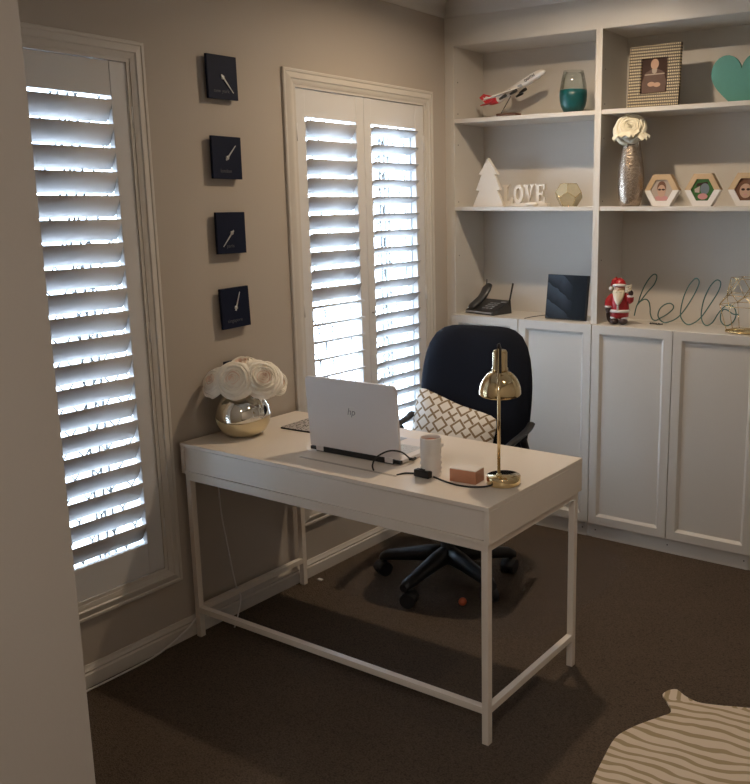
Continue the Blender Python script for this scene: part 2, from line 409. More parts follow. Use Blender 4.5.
def shutter(label, ya, yb, oa, ob, tilt, hinge, knob=None):
    t = thing('plantation_shutter', label, 'shutter', (-.013, (ya+yb)/2, .30), group=None)
    yc = (ya+yb)/2; z0, z1 = .007, 1.7725; q0, q1 = .120, 1.663
    T = .014; m = MB()
    m.box(-T, T, ya-yc, oa-yc, z0, z1, .002); m.box(-T, T, ob-yc, yb-yc, z0, z1, .002)
    m.box(-T+.001, T-.002, oa-yc-.003, ob-yc+.003, z0, q0, .0015); m.box(-T+.001, T-.002, oa-yc-.003, ob-yc+.003, q1, z1, .0015)
    m.done('shutter_frame', SHUT, t)
    L = ob-oa-.003; ch = .0395
    prof = [(ch*math.cos(a), .0062*math.sin(a)) for a in (2*PI*k/20 for k in range(20))]
    lv = MB().rings([[(p, s, q) for p, q in prof] for s in (-L/2, L/2)], smooth=True).done('louvre', SHUT, t)
    for k in range(20):
        ze = 1.951-.0765*k; th = math.radians(tilt(ze))
        o = lv if k == 0 else lv.copy()
        if k: COL.objects.link(o); o.parent = t
        zc = ze-ch*math.sin(th)
        o.location = (-.001, (oa+ob)/2-yc, zc-.30); o.rotation_euler = (0, -th, 0)
    hy = (ya if hinge < 0 else yb)-yc
    for hz in (.16, .88, 1.60):
        MB().cyl((T+.003, hy, hz-.035), (T+.003, hy, hz+.035), .004, n=10).box(T-.001, T+.002, hy-.008, hy+.008, hz-.03, hz+.03).done('hinge', SHUT, t)
    if knob:
        MB().lathe([(.003, 0), (.003, .008), (.006, .011), (.006, .015), (.003, .018)], (T, knob[0]-yc, knob[1]-.3), 14, ax='x').done('knob', SILVB, t)
    return t
dy = -1.638
shutter('left white shutter panel of the window beside the bookcase, upper louvres tilted nearly shut', -1.0575, -.6325, -1.001, -.686,
        lambda z: 55 if z > 1.23 else 13, -1)
shutter('right white shutter panel of the window beside the bookcase, louvres tilted open', -.6305, -.1900, -.582, -.253,
        lambda z: 24 if z > 1.30 else 38, 1, (-.610, 1.12))
shutter('white shutter panel of the tall window at far left, louvres tilted nearly shut', -.6305+dy, -.1900+dy, -.582+dy, -.262+dy,
        lambda z: 63, 1)
shutter('hidden left shutter panel of the tall far left window, behind the wall edge', -1.0575+dy, -.6325+dy, -1.001+dy, -.686+dy,
        lambda z: 63, -1)

def grille(label, w):
    y0, y1 = w[0]-.03, w[1]+.03; a, b = WZ[0]-.03, WZ[1]+.03
    t = thing('security_screen', label, 'security screen', (-.15, (y0+y1)/2, a))
    H = b-a; hw = (y1-y0)/2
    m = MB()
    for (p, q, r, s) in ((-hw, hw, 0, .03), (-hw, hw, H-.03, H), (-hw, -hw+.03, 0, H), (hw-.03, hw, 0, H)):
        m.box(-.01, .01, p, q, r, s)
    
    for q in (.26, .225, .195): m.box(-.004, .004, hw-q, hw-q+.007, 0, H)
    m.done('screen_frame', SCREENM, t)
    m = MB(); px, pz = .088, .153
    nz = int(H/pz); ny = int(2*hw/px)
    for i in range(ny):
        ya = -hw+i*px; yb = min(ya+px, hw)
        for j in range(nz+1):
            za = j*pz
            if za+pz/2 > H: continue
            zm = za+pz/2; yc = (ya+yb)/2
            for (p, q) in (((ya, zm-.008), (yc, za+.012)), ((yc, za+.012), (yb, zm-.008)), ((ya, zm+.008), (yc, min(za+pz-.012, H))), ((yc, min(za+pz-.012, H)), (yb, zm+.008))):
                m.cyl((0, p[0], p[1]), (0, q[0], q[1]), .0034, n=5)
            m.box(-.002, .002, ya-.003, ya+.003, zm-.008, zm+.008)
            m.box(-.002, .002, yc-.004, yc+.004, za-.012, za+.012)
    m.done('diamond_mesh', SCREENM, t)
grille('diamond mesh security screen outside the window beside the bookcase', W2)
grille('diamond mesh security screen outside the tall window at far left', W1)
struct(MB().box(-9, -.13, -9, 7, -.16, -.10).done('ground', OUTG))

# ------------------------------------------------------------ bookcases
def door_mesh(w, h):
    m = MB(); f = lambda a, b, hh: (a, -hh, b)
    m.moulding((-w/2, w/2, 0, h), [(0, 0), (0, .019), (.0012, .020), (.040, .020), (.0415, .019), (.0525, .0085), (.054, .008)], f, last=True)
    m.F([m.V(p) for p in ((-w/2, 0, 0), (w/2, 0, 0), (w/2, 0, h), (-w/2, 0, h))])
    return m
def bookcase(i, label):
    x0 = U0+.8*i
    t = thing('bookcase', label, 'bookcase', (x0+.4, 0, 0), group=None)
    p = .016; zt = ZT+.0
    for s in (-1, 1):
        m = MB().mat(CAB); m.box(min(s*.4, s*(.4-p)), max(s*.4, s*(.4-p)), 0, .284, 0, zt, .0008)
        m.mat(DARK)
        xx = s*(.4-p)
        for zz in (1.35, 1.62, 1.90, 2.05, 2.20):
            m.cyl((xx+.0002*s, .035, zz), (xx-.0006*s, .035, zz), .003, n=8)
        m.done('side_panel', None, t)
    m = MB().mat(CAB).box(-.4+p, .4-p, .272, .280, 0, zt); m.done('back_panel', None, t)
    for z in (2.0231, 1.5965):
        MB().box(-.4+p, .4-p, .003, .272, z-.020, z, .001).done('shelf', CAB, t)
    MB().box(-.4+p, .4-p, .001, .272, 1.0530-.018, 1.0530, .0008).done('cabinet_top', CAB, t)
    MB().box(-.4+p, .4-p, .010, .272, zt-.001, zt+.018).done('top_panel', CAB, t)
    MB().box(-.4+p, .4-p, .020, .272, .072, .088).done('bottom_panel', CAB, t)
    m = MB().mat(CAB).box(-.4+p, .4-p, -.004, .014, 0, .070, .001).mat(DARK)
    for xx in (-.365, .005, .365): m.cyl((xx, -.0038, .04), (xx, -.0048, .04), .0035, n=8)
    m.done('plinth', None, t)
    d0 = None
    for s in (-1, 1):
        if d0 is None:
            d0 = door_mesh(.3965, .978).done('door', CAB, t); d0.location = (s*.2, -.001, .0745)
        else:
            c = d0.copy(); COL.objects.link(c); c.parent = t; c.location = (s*.2, -.001, .0745)
    return t
bookcase(0, 'tall white built-in bookcase unit beside the window, telephone on its cabinet top')
bookcase(1, 'tall white bookcase unit at right, holding the studded photo frame and wire word')
bookcase(2, 'third white bookcase unit past the right edge of the picture')

# ------------------------------------------------------------ desk
dx0, dy0, DL, DW, DH = .020, -1.7478, 1.3335, .5992, .7632
desk = thing('desk', 'long white lacquered desk with metal legs standing against the window wall', 'desk', (dx0, dy0, 0))
m = MB().mat(DESK)
m.box(0, DL, 0, DW, DH-.014, DH, .0015)
m.done('desktop', None, desk)
m = MB()
m.box(0, .018, .002, DW-.002, .648, DH-.0145, .001); m.box(DL-.018, DL, .002, DW-.002, .648, DH-.0145, .001)
m.box(.018, DL-.018, DW-.02, DW-.002, .648, DH-.0145); m.box(.018, DL-.018, .002, DW-.02, .648, .658)
m.done('drawer_case', DESK, desk)
MB().box(.0195, DL-.0195, .005, .021, .6595, DH-.0165, .001).done('drawer_front', DESK, desk)
tag(MB().box(.505, .925, .092, .104, DH-.002, DH+.0006).done('cable_slot', SLOTM, desk), 'narrow grey cable slot')
i = .010; lw = .023
for (lx, ly) in ((i, i), (DL-i-lw, i), (i, DW-i-lw), (DL-i-lw, DW-i-lw)):
    MB().box(lx, lx+lw, ly, ly+lw, 0, .622, .0012).done('leg', DESK, desk)
m = MB()
for ly in (i, DW-i-lw): m.box(i, DL-i, ly, ly+lw, .622, .6475, .001)
for lx in (i, DL-i-lw): m.box(lx, lx+lw, i+lw, DW-i-lw, .622, .6475, .001)
m.done('top_rail', DESK, desk)
MB().box(i+lw, DL-i-lw, i+.0005, i+lw-.0005, .100, .122, .001).done('stretcher', DESK, desk)
for lx in (i, DL-i-lw): MB().box(lx+.0005, lx+lw-.0005, i+lw, DW-i-lw, .100, .122, .001).done('stretcher', DESK, desk)

# ------------------------------------------------------------ wall clocks
clocks = [('new york', 2.067, (.045, -.052), 'square navy wall clock reading new york, topmost of the column'),
          ('london', 1.783, (.040, .045), 'square navy wall clock reading london, second from the top'),
          ('paris', 1.509, (-.045, -.050), 'square navy wall clock, third from the top, hand pointing down left'),
          ('singapore', 1.228, (.022, .058), 'square navy wall clock just above the vase, hand pointing up'),
          ('sydney', .950, (.0, .05), 'navy wall clock almost hidden behind the white roses')]
ck = None
for n, (txt, zc, hd, lab) in enumerate(clocks):
    if ck is None:
        t = ck = thing('wall_clock', lab, 'clock', (0, -1.4485, zc), group='square navy clocks in a column')
        MB().box(.014, .026, -.069, .069, -.0765, .0765, .0008).done('face', CLOCK, t)
        MB().box(.001, .012, -.028, .028, -.028, .028).done('movement_case', DARK, t)
        MB().lathe([(.0075, 0), (.0075, .003), (.003, .0045)], (.026, 0, 0), 16, ax='x').done('hub', SILV, t)
    else:
        t = ck.copy(); COL.objects.link(t); t.location = (0, -1.4485, zc); t['label'] = lab
        for k in ck.children:
            if k.name.split('.')[0] in ('face', 'movement_case', 'hub'):
                q = k.copy(); COL.objects.link(q); q.parent = t
    l = math.hypot(*hd); ux, uz = hd[0]/l, hd[1]/l
    m = MB(); w = .0035
    m.prism([(-ux*.012-uz*w, -uz*.012+ux*w), (-ux*.012+uz*w, -uz*.012-ux*w), (hd[0]+uz*.0015, hd[1]-ux*.0015), (hd[0]-uz*.0015, hd[1]+ux*.0015)],
            lambda a, b: (.0285, a, b), lambda a, b: (.0295, a, b))
    m.done('hand', SILV, t)
    M = Matrix(((0, 0, 1, .0262), (1, 0, 0, -.008), (0, 1, 0, -.048), (0, 0, 0, 1)))
    text_mesh('lettering', txt, .019, INK, t, M, .0002)
    t.rotation_euler = (math.radians((.6, -.3, .0, 2, 0)[n]), 0, 0)

# ------------------------------------------------------------ roses and vases
def rose_mesh(m, c, Rr, up, seed, mA=PETAL, mB_=BLUSH):
    """overlapping cupped petals shingled round a dome-shaped heart"""
    rnd = random.Random(seed); up = Vector(up).normalized()
    q = Vector((0, 0, 1)).rotation_difference(up); c = Vector(c)
    env = lambda r: .62*math.sqrt(max(0, 1-(r/1.12)**2))
    prof = [(.55, -.42), (.95, -.10)]+[(r, env(r)-.17) for r in (.93, .8, .65, .5, .35, .2, .08)]
    m.mat(mA).rings([[c+q @ Vector((Rr*r*math.cos(t), Rr*r*math.sin(t), Rr*z)) for t in (2*PI*k/20 for k in range(20))] for r, z in prof])
    layers = [(2, .10, 0, 1), (3, .22, .03, 1), (3, .38, .08, 1), (4, .56, .18, 0), (5, .76, .30, 0), (5, .94, .42, 0), (5, 1.06, .5, 0)]
    for li, (n, rr, curl, blush) in enumerate(layers):
        m.mat(mB_ if blush else mA); off = rnd.random()*6
        for k in range(n):
            a0 = off+2*PI*k/n+rnd.uniform(-.22, .22); wd = PI/n*1.40; kr = rnd.uniform(.90, 1.08); kz = rnd.uniform(-.08, .08)
            gu, gv = 10, 8; gr = []
            for v in range(gv+1):
                tv = v/gv; row = []
                for u in range(gu+1):
                    tu = -1+2*u/gu
                    a_ = a0+tu*wd
                    tip = 1-.42*abs(tu)**2.2
                    r = rr*kr*(.80+.20*math.sin(PI/2*tv))+curl*.42*max(0, tv-.6)/.4*tip+.05*tu*tu*(1 if k % 2 else -.4)
                    z = env(rr)-.42+(.40+kz)*math.sin(PI/2*min(1, tv*1.08))*tip-curl*.55*max(0, tv-.72)/.28
                    r += .018*math.sin(9*tu+li*2+k)*tv
                    row.append(c+q @ Vector((Rr*r*math.cos(a_), Rr*r*math.sin(a_), Rr*z)))
                gr.append(row)
            m.rings(gr, cyclic=False, cap0=False, cap1=False)
    return m
V = (.128, -1.535, DH)
vase = thing('round_vase', 'round mirrored vase with pale gold lower half, full of white roses on the desk', 'vase', V)
prof = [(.050, .0005), (.062, .004), (.082, .022), (.095, .046), (.100, .072)]
pr2 = [(.050, .0005), (.062, .004), (.082, .022), (.095, .046), (.100, .072), (.100, .085), (.095, .110), (.083, .134), (.066, .150), (.056, .157), (.054, .160), (.050, .160), (.050, .150), (.075, .13), (.09, .10), (.094, .075)]
m = MB().mat(MIRR).lathe(pr2, n=48, cap0=False, cap1=False); m.done('body', None, vase)
def wave_ring():
    m = MB().mat(MIRG); rs = []
    P = [(.050, .0003), (.0625, .004), (.0825, .022), (.0955, .046), (.1001, .066), (.1009, .072)]
    for r, z in P:
        rs.append([(r*math.cos(a), r*math.sin(a), z*(1+.10*math.sin(2*a+.6)*(z/.072)**2-.06)) for a in (2*PI*k/48 for k in range(48))])
    return m.rings(rs, cap1=False)
tag(wave_ring().done('gold_base', None, vase), 'matt gold dipped lower half')
rs_ = [((.158, -1.592, .984), .060, (.45, -.85, .45), 1, 'large front white rose facing the room, in the middle of the mirrored vase'),
       ((.226, -1.522, .984), .060, (.75, -.45, .45), 2, 'blush centred white rose at the right of the mirrored vase'),
       ((.072, -1.612, .972), .048, (-.1, -.85, .5), 3, 'white rose at the left rim of the mirrored vase'),
       ((.122, -1.520, 1.012), .060, (.1, -.4, 1), 4, 'upright white rose at the top back of the mirrored vase'),
       ((.240, -1.460, .962), .040, (.9, .0, .3), 6, 'small white rose at the far right behind the vase rim')]
for c, r, up, sd, lab in rs_:
    t = thing('rose', lab, 'flower', c, group='white roses in the mirrored vase')
    m = MB(); rose_mesh(m, (0, 0, 0), r, up, sd); m.done('bloom', None, t)
    base = Vector((.128, -1.535, .905))-Vector(c)
    u = Vector(up).normalized()
    MB().tube(smooth_path([(-u*r*.45), base*.45-u*r*.35, base, base+Vector((0, 0, -.06))], 5), .003, 6).done('stem', STEM, t)

# tall vase with one peony on the shelf
tv = thing('tall_vase', 'tall hammered silver vase on the middle shelf holding one cream peony', 'vase', (.980, .058, 1.5965))
tv.scale = (1.06, 1.06, .97)
MB().lathe([(.036, .0005), (.043, .006), (.050, .04), (.0555, .09), (.056, .13), (.052, .18), (.045, .23), (.038, .275), (.034, .305), (.036, .318), (.033, .318), (.031, .305), (.035, .27)], n=40, cap1=False).done('body', MERC, tv)
t = thing('peony', 'single cream peony standing in the tall silver vase', 'flower', (.983, .040, 1.938))
PEO = node_mat('peony_petal', (.72, .68, .55), .75, bump=.15, scale=45, var=.08, spec=.3)
m = MB(); rose_mesh(m, (0, -.01, .000), .060, (.25, -.95, .45), 12, PEO, PEO)
rnd = random.Random(4)
for k in range(9):
    a = 2*PI*k/9+.2; gr = []; dr = rnd.uniform(.028, .050); ln = rnd.uniform(.085, .104)
    for v in range(7):
        tv_ = v/6; row = []
        for u_ in range(7):
            tu = -1+2*u_/6; w = .036*math.sin(PI*(.10+.80*tv_))**.8
            r = .02+(ln-.02)*tv_*(1-.12*tu*tu)
            row.append(Vector((r*math.cos(a)-tu*w*math.sin(a), (r*math.sin(a)+tu*w*math.cos(a))*.85, -.006-dr*tv_**1.6+.007*math.cos(5*tu+k)*tv_)))
        gr.append(row)
    m.mat(PEO).rings(gr, cyclic=False, cap0=False, cap1=False)
m.done('bloom', None, t)
MB().tube([(0, 0, -.02), (-.003, .003, -.08), (-.003, .003, -.18)], .004, 8).done('stem', STEM, t)

# ------------------------------------------------------------ laptop
lp = thing('laptop', 'open white laptop seen from behind its lid on the desk', 'laptop', (.690, -1.555, DH), math.radians(1.5))
m = MB().box(-.195, .195, .004, .258, .004, .017, .003)
m.mats = []; m.done('base', LAP, lp)
m = MB().mat(KEY)
for r in range(5):
    for k in range(14): m.box(-.175+k*.0245, -.1535+k*.0245, .060+r*.0225, .079+r*.0225, .0165, .0185)
m.done('keys', None, lp)
MB().box(-.055, .045, .180, .245, .0166, .0176, .0004).done('touchpad', LGREY, lp)
MB().box(-.168, .168, -.006, .008, .001, .0205, .002).box(-.196, -.160, -.004, .010, .004, .016, .002).box(.160, .196, -.004, .010, .004, .016, .002).done('hinge_bar', DARK, lp)
m = MB().mat(LAP); al = math.radians(4)
m.T = Matrix.Translation((0, .002, .019)) @ Matrix.Rotation(al, 4, 'X')
out = []
def rr(w, h, r, n=6):
    P = []
    for cx, cz, a in ((w-r, h-r, 0), (-w+r, h-r, PI/2), (-w+.004, .004, PI), (w-.004, .004, 1.5*PI)):
        rad = r if cz > .1 else .004
        for k in range(n+1):
            b = a+PI/2*k/n; P.append((cx+rad*math.cos(b), cz+rad*math.sin(b)))
    return P
P = rr(.195, .252, .016)
c0, c1 = -.004, .0035
Pi = [(a*.992, .126+(b-.126)*.989) for a, b in P]
m.rings([[(a, c0-.0012, b) for a, b in Pi], [(a, c0, b) for a, b in P], [(a, c1, b) for a, b in P]], smooth=False)
for xx in (-.150, .150): m.box(xx-.016, xx+.016, -.0095, .004, -.014, .004)
m.done('lid', None, lp)
m = MB().mat(GREYP); m.T = Matrix.Translation((0, .002, .019)) @ Matrix.Rotation(al, 4, 'X')
m.box(-.188, .188, .0034, .0048, .012, .245); m.done('screen_bezel', None, lp)
lm = Matrix.Translation((0, .002, .019)) @ Matrix.Rotation(al, 4, 'X')
m = MB().mat(WHITE); m.T = lm; m.lathe([(.0205, 0), (.0205, -.0010)], (.003, -.0050, .142), 32, ax='y'); lg = m.done('logo', None, lp); tag(lg, 'round silver logo')
M = lm @ Matrix(((1, 0, 0, .003), (0, 0, 1, -.0066), (0, 1, 0, .1435), (0, 0, 0, 1)))
LOGOG = node_mat('logo_letter', (.22, .21, .21), .6, bump=.01, scale=50, var=.01)
tm = text_mesh('logo_letters', 'hp', .034, LOGOG, lg, M @ Matrix.Shear('XZ', 4, (.0, .0)) , .0003)
for v in tm.data.vertices: v.co.x += (v.co.z-.157)*.25

# its power cord, rising from the slot and looping to the laptop's side
pc = thing('power_cord', 'black power cord looping from the desk slot to the laptop', 'cord', (.853, -1.652, DH))
MB().tube(smooth_path([(-.010, .012, -.0), (-.012, .010, .020), (-.002, .020, .045), (.020, .055, .060), (.040, .095, .050), (.050, .125, .024), (.046, .150, .010)], 8), .0028, 8).done('cord', DARK, pc)
MB().tube([(.050, .128, .020), (.044, .155, .010), (.037, .175, .009)], .005, 10).done('plug', DARK, pc)

# ------------------------------------------------------------ desk things
nb = thing('notebook', 'thin black and cream speckled notebook lying behind the laptop near the window', 'notebook', (.33, -1.30, DH+.0002), math.radians(3))
MB().box(-.15, .17, -.095, .115, 0, .006, .001).done('pages', SPECK0, nb)
MB().box(-.1495, .1695, -.0945, .1145, .006, .0068).done('cover', SPECK, nb)

cd = thing('ceramic_tumbler', 'white ribbed ceramic candle tumbler standing on the desk behind the cord switch', 'candle', (1.030, -1.580, DH))
pr = [(.028, .0005), (.0325, .003)]
for z, r in ((.010, .0340), (.016, .0300), (.024, .0350), (.032, .0305), (.041, .0355), (.050, .0305), (.058, .0350), (.064, .0315), (.075, .0338), (.10, .0338), (.124, .0336), (.126, .0325), (.1245, .0312), (.112, .0308)):
    pr.append((r, z))
MB().lathe(pr, n=40, cap1=False).done('body', CERAM, cd)
tag(MB().lathe([(.0307, .112), (.0307, .1135), (.001, .1135)], n=32).done('wax', PINK, cd), 'reddish wax')

bx = thing('note_box', 'small copper coloured card box with white top beside the lamp', 'box', (1.158, -1.566, DH), math.radians(5))
MB().mat(KRAFT).box(-.046, .046, -.028, .028, 0, .040, .0008).done('box_body', None, bx)
MB().mat(PAPER).box(-.0455, .0455, -.0275, .0275, .040, .0425, .0005).done('paper_top', None, bx)

lampo = thing('desk_lamp', 'polished brass desk lamp with dome shade at the desk corner', 'lamp', (1.272, -1.532, DH))
MB().lathe([(.0515, .0004), (.053, .002), (.053, .025), (.0515, .0275), (.002, .0275)], n=48).done('base', BRASS, lampo)
pp = Vector((-.006, -.018, 0))
m = MB().cyl(pp+Vector((0, 0, .026)), pp+Vector((0, 0, .428)), .0052, n=18)
m.lathe([(.009, .026), (.009, .034), (.0055, .038)], (pp.x, pp.y, 0), 20)
m.done('pole', BRASS, lampo)
sc = pp+Vector((-.039, .070, .0)); vd = Vector((-.52, .85, 0)).normalized()
m = MB(); tl = Matrix.Translation((sc.x, sc.y, .270)) @ Matrix.Rotation(math.radians(5), 4, Vector((.85, .52, 0)))
m.T = tl
prs = [(.0650, 0), (.0660, .002)]
for k in range(1, 10):
    a = PI/2*k/10; prs.append((.066*math.cos(a)**.9, .077*math.sin(a)))
prs = [p for p in prs if p[0] > .024]+[(.024, .070), (.0240, .078)]
m.lathe(prs+[(.022, .078), (.0225, .068)]+[(r-.0015, z-.0015) for r, z in prs[::-1][2:]], n=56, cap0=False, cap1=False)
m.done('lamp_shade', BRASS, lampo)
m = MB(); m.T = tl
m.lathe([(.025, .076), (.025, .083), (.0225, .085), (.0225, .134), (.0195, .139), (.008, .140)], n=36)
m.done('lamp_socket', BRASS, lampo)
m = MB(); m.cyl((pp.x, pp.y, .355), (sc.x, sc.y, .350), .004, n=10)
m.box(pp.x-.006, pp.x+.006, pp.y-.004, pp.y+.006, .350, .430, .001)
m.lathe([(.0055, 0), (.0055, .010), (.004, .014), (.001, .015)], (pp.x, pp.y, .426), 14)
m.done('swivel_bracket', GUN, lampo)
m = MB().ell((sc.x, sc.y, .305), (.02, .02, .027), 16, 10); m.done('bulb', WHITE, lampo)
L0 = Vector((1.272, -1.532, DH))
cp = [(1.262, -1.584, DH+.008), (1.250, -1.592, DH+.004), (1.237, -1.606, DH+.0035), (1.208, -1.622, DH+.003), (1.165, -1.628, DH+.003), (1.125, -1.622, DH+.003), (1.085, -1.612, DH+.004), (1.062, -1.612, DH+.008)]
m = MB().tube(smooth_path([Vector(p)-L0 for p in cp], 6), .0029, 8)
cq = [(1.000, -1.604, DH+.008), (.988, -1.602, DH+.004), (.970, -1.606, DH+.003), (.952, -1.618, DH+.003), (.938, -1.640, DH+.0005)]
m.tube(smooth_path([Vector(p)-L0 for p in cq], 6), .0029, 8)
m.done('lamp_cord', DARK, lampo)
m = MB(); m.T = Matrix.Translation(Vector((1.022, -1.6125, DH+.0005))-L0) @ Matrix.Rotation(math.radians(-3), 4, 'Z')
m.box(-.030, .030, -.0115, .0115, 0, .024, .004).box(-.010, .010, -.006, .006, .023, .027, .001)
m.done('cord_switch', DARK, lampo)

# ------------------------------------------------------------ office chair
ch = thing('office_chair', 'navy fabric office chair on castors behind the desk', 'chair', (.556, -.815, 0))
for k in range(5):
    a = math.radians(197+72*k); d = Vector((math.cos(a), math.sin(a), 0)); pr_ = Vector((-d.y, d.x, 0))
    rs = []
    for r, z, w, h in ((.02, .125, .042, .040), (.10, .120, .036, .036), (.22, .100, .028, .027), (.285, .090, .026, .024), (.312, .080, .018, .016)):
        c = d*r+Vector((0, 0, z))
        rs.append([c+pr_*w*math.cos(t)+Vector((0, 0, h*math.sin(t))) for t in (2*PI*q/12 for q in range(12))])
    leg = MB().rings(rs).done('base_arm', DARK, ch)
    cc = d*.292; rot = a+.9+k; dd = Vector((math.cos(rot), math.sin(rot), 0)); nn = Vector((-dd.y, dd.x, 0))
    m = MB(); c = cc+dd*.012
    for s in (-1, 1):
        m.tube([c+nn*s*.006+Vector((0, 0, .031)), c+nn*s*.030+Vector((0, 0, .031))], .031, 20)
    m.cyl(cc+Vector((0, 0, .05)), cc+Vector((0, 0, .09)), .009, n=10)
    hood = []
    for t in range(9):
        b = PI*t/8; p = c+dd*.033*math.cos(b)+Vector((0, 0, .03+.033*math.sin(b)))
        hood.append([p+nn*.030, p-nn*.030, p*.93+c*.07-nn*.03+Vector((0, 0, .001)), p*.93+c*.07+nn*.03+Vector((0, 0, .001))])
    m.rings(hood)
    m.done('castor', DARK, leg)
MB().lathe([(.04, .09), (.042, .15), (.032, .16), (.030, .27), (.020, .275), (.020, .40)], n=24).done('gas_column', DARK, ch)
crz = math.radians(11); CM = Matrix.Translation((.050, .012, -.012)) @ Matrix.Rotation(crz, 4, 'Z')
m = MB(); m.T = CM
m.box(-.11, .11, -.10, .12, .365, .405, .006); m.cyl((.1, .0, .395), (.21, -.02, .385), .006, n=8); m.done('seat_mechanism', DARK, ch)
m = MB(); m.T = CM @ Matrix.Translation((0, -.02, .428)) @ Matrix.Rotation(PI/2, 4, 'X')
m.pillow(super_out(.26, .25, 4), .05, 5); m.done('seat', FAB, ch)
m = MB(); m.T = CM @ Matrix.Translation((0, .225, .800)) @ Matrix.Rotation(math.radians(-7), 4, 'X')
def bo(th):
    x, z = super_out(.252, .302, 5)(th)
    t = (z+.305)/.61
    return x*(.92+.11*math.sin(PI*min(1, t*.95))-.05*max(0, t-.6)/.4), z
m.pillow(bo, .052, 4.5, bend=-.45); m.done('backrest', FAB, ch)
m = MB(); m.T = CM; m.box(-.04, .04, .10, .31, .40, .42, .005); m.tube([(0, .29, .405), (0, .325, .45), (0, .32, .60)], .03, 10, flat=.4); m.done('back_support', DARK, ch)
for s in (-1, 1):
    m = MB(); m.T = CM
    m.tube(smooth_path([(s*.16, .02, .395), (s*.24, .03, .40), (s*.280, .04, .47), (s*.286, .06, .58), (s*.280, .02, .675)], 5), .016, 10)
    m.tube(smooth_path([(s*.27, -.17, .672), (s*.280, -.10, .690), (s*.280, .0, .693), (s*.280, .09, .700), (s*.278, .135, .712)], 5), .017, 12, flat=.6)
    m.done('armrest', DARK, ch)

cs = thing('throw_cushion', 'white throw cushion with gold lattice pattern propped on the office chair', 'cushion', (.512, -.735, .582))
m = MB(); m.T = Matrix.Rotation(math.radians(14), 4, 'Z') @ Matrix.Rotation(math.radians(-24), 4, 'X') @ Matrix.Rotation(math.radians(4), 4, 'Y')
def so(th):
    x, z = super_out(.196, .200, 16)(th)
    k = 1-.05*(math.cos(2*th)**2)
    return x*k, z*k-.24*x
m.pillow(so, .062, 1.7, nth=64); cu = m.done('cover', CUSH, cs)
# keep the pattern in the cushion's own plane
Tm = m.T.copy(); cu.data.transform(Tm.inverted()); cu.matrix_local = Tm
def matpoly():
    P = []
    for cx, cy, a in ((.95, -.35, 0), (.30, -.35, PI/2), (.30, -.93, PI), (.95, -.93, 1.5*PI)):
        for k in range(9):
            b = a+PI/2*k/8; P.append((cx-.575+.22*math.cos(b), cy+.815+.22*math.sin(b)))
    return P
t = thing('chair_mat', 'clear plastic chair mat with rounded corners under the office chair', 'chair mat', (.575, -.815, .0))
MB().prism(matpoly(), lambda a, b: (a, b, .0005), lambda a, b: (a, b, .003)).done('mat_sheet', CMAT, t)
ch.location.z = .003
tag(MB().ell((0, 0, .017), (.017, .017, .017)).done('ball', ORANGE, None, (.745, -.985, .003)), 'tiny orange ball on the carpet beneath the desk', 'ball')

# cables by the wall
t = tag(MB().tube(smooth_path([(.040, -1.60, .60), (.036, -1.59, .45), (.036, -1.565, .28), (.040, -1.545, .14), (.060, -1.54, .09), (.085, -1.58, .04), (.105, -1.62, .004)], 8), .0030, 7).done('white_cable', WHITE),
        'thin white cable hanging behind the left end of the desk', 'cable')
tag(MB().tube(smooth_path([(.034, -2.75, .004), (.034, -2.30, .004), (.040, -2.10, .006), (.046, -1.95, .012), (.044, -1.86, .030), (.040, -1.78, .055), (.032, -1.74, .073)], 8), .0036, 7).done('white_cable', WHITE),
    'thin white cable running along the skirting board below the far left window', 'cable')
tag(MB().box(-.012, .012, -.008, .008, 0, .006, .002).done('plastic_scrap', WHITE, None, (.075, -1.105, .0)), 'tiny white scrap on the carpet by the rear desk leg', 'scrap')

# ------------------------------------------------------------ hide rug
rp = [(1.687, -1.731), (1.668, -1.62), (1.654, -1.502), (1.672, -1.430), (1.698, -1.373), (1.728, -1.318), (1.745, -1.285), (1.742, -1.262), (1.722, -1.235), (1.700, -1.210), (1.685, -1.190), (1.690, -1.160), (1.706, -1.138), (1.722, -1.138), (1.745, -1.155), (1.775, -1.168), (1.808, -1.172), (1.860, -1.155), (1.914, -1.132), (1.954, -1.116), (2.02, -1.09),
      (2.14, -1.09), (2.26, -1.12), (2.34, -1.09), (2.44, -.98), (2.52, -1.02), (2.50, -1.14), (2.56, -1.26), (2.70, -1.32), (2.86, -1.34), (2.90, -1.44), (2.74, -1.52), (2.72, -1.64),
      (2.66, -1.84), (2.62, -2.02), (2.70, -2.20), (2.62, -2.28), (2.46, -2.14), (2.30, -2.16), (2.10, -2.22), (1.94, -2.20), (1.84, -2.30), (1.74, -2.24), (1.80, -2.10), (1.78, -1.96), (1.72, -1.84)]
rp = [tuple(v)[:2] for v in smooth_path([(a, b, 0) for a, b in rp], 4, True)]
t = thing('hide_rug', 'cream and tan zebra striped hide rug on the brown carpet', 'rug', (2.2, -1.65, 0))
MB().prism(rp, lambda a, b: (a-2.2, b+1.65, .0005), lambda a, b: (a-2.2, b+1.65, .007)).done('hide', HIDE, t)

# ------------------------------------------------------------ shelf things: left unit
S1, S2, S3 = 2.0231, 1.5965, 1.0530
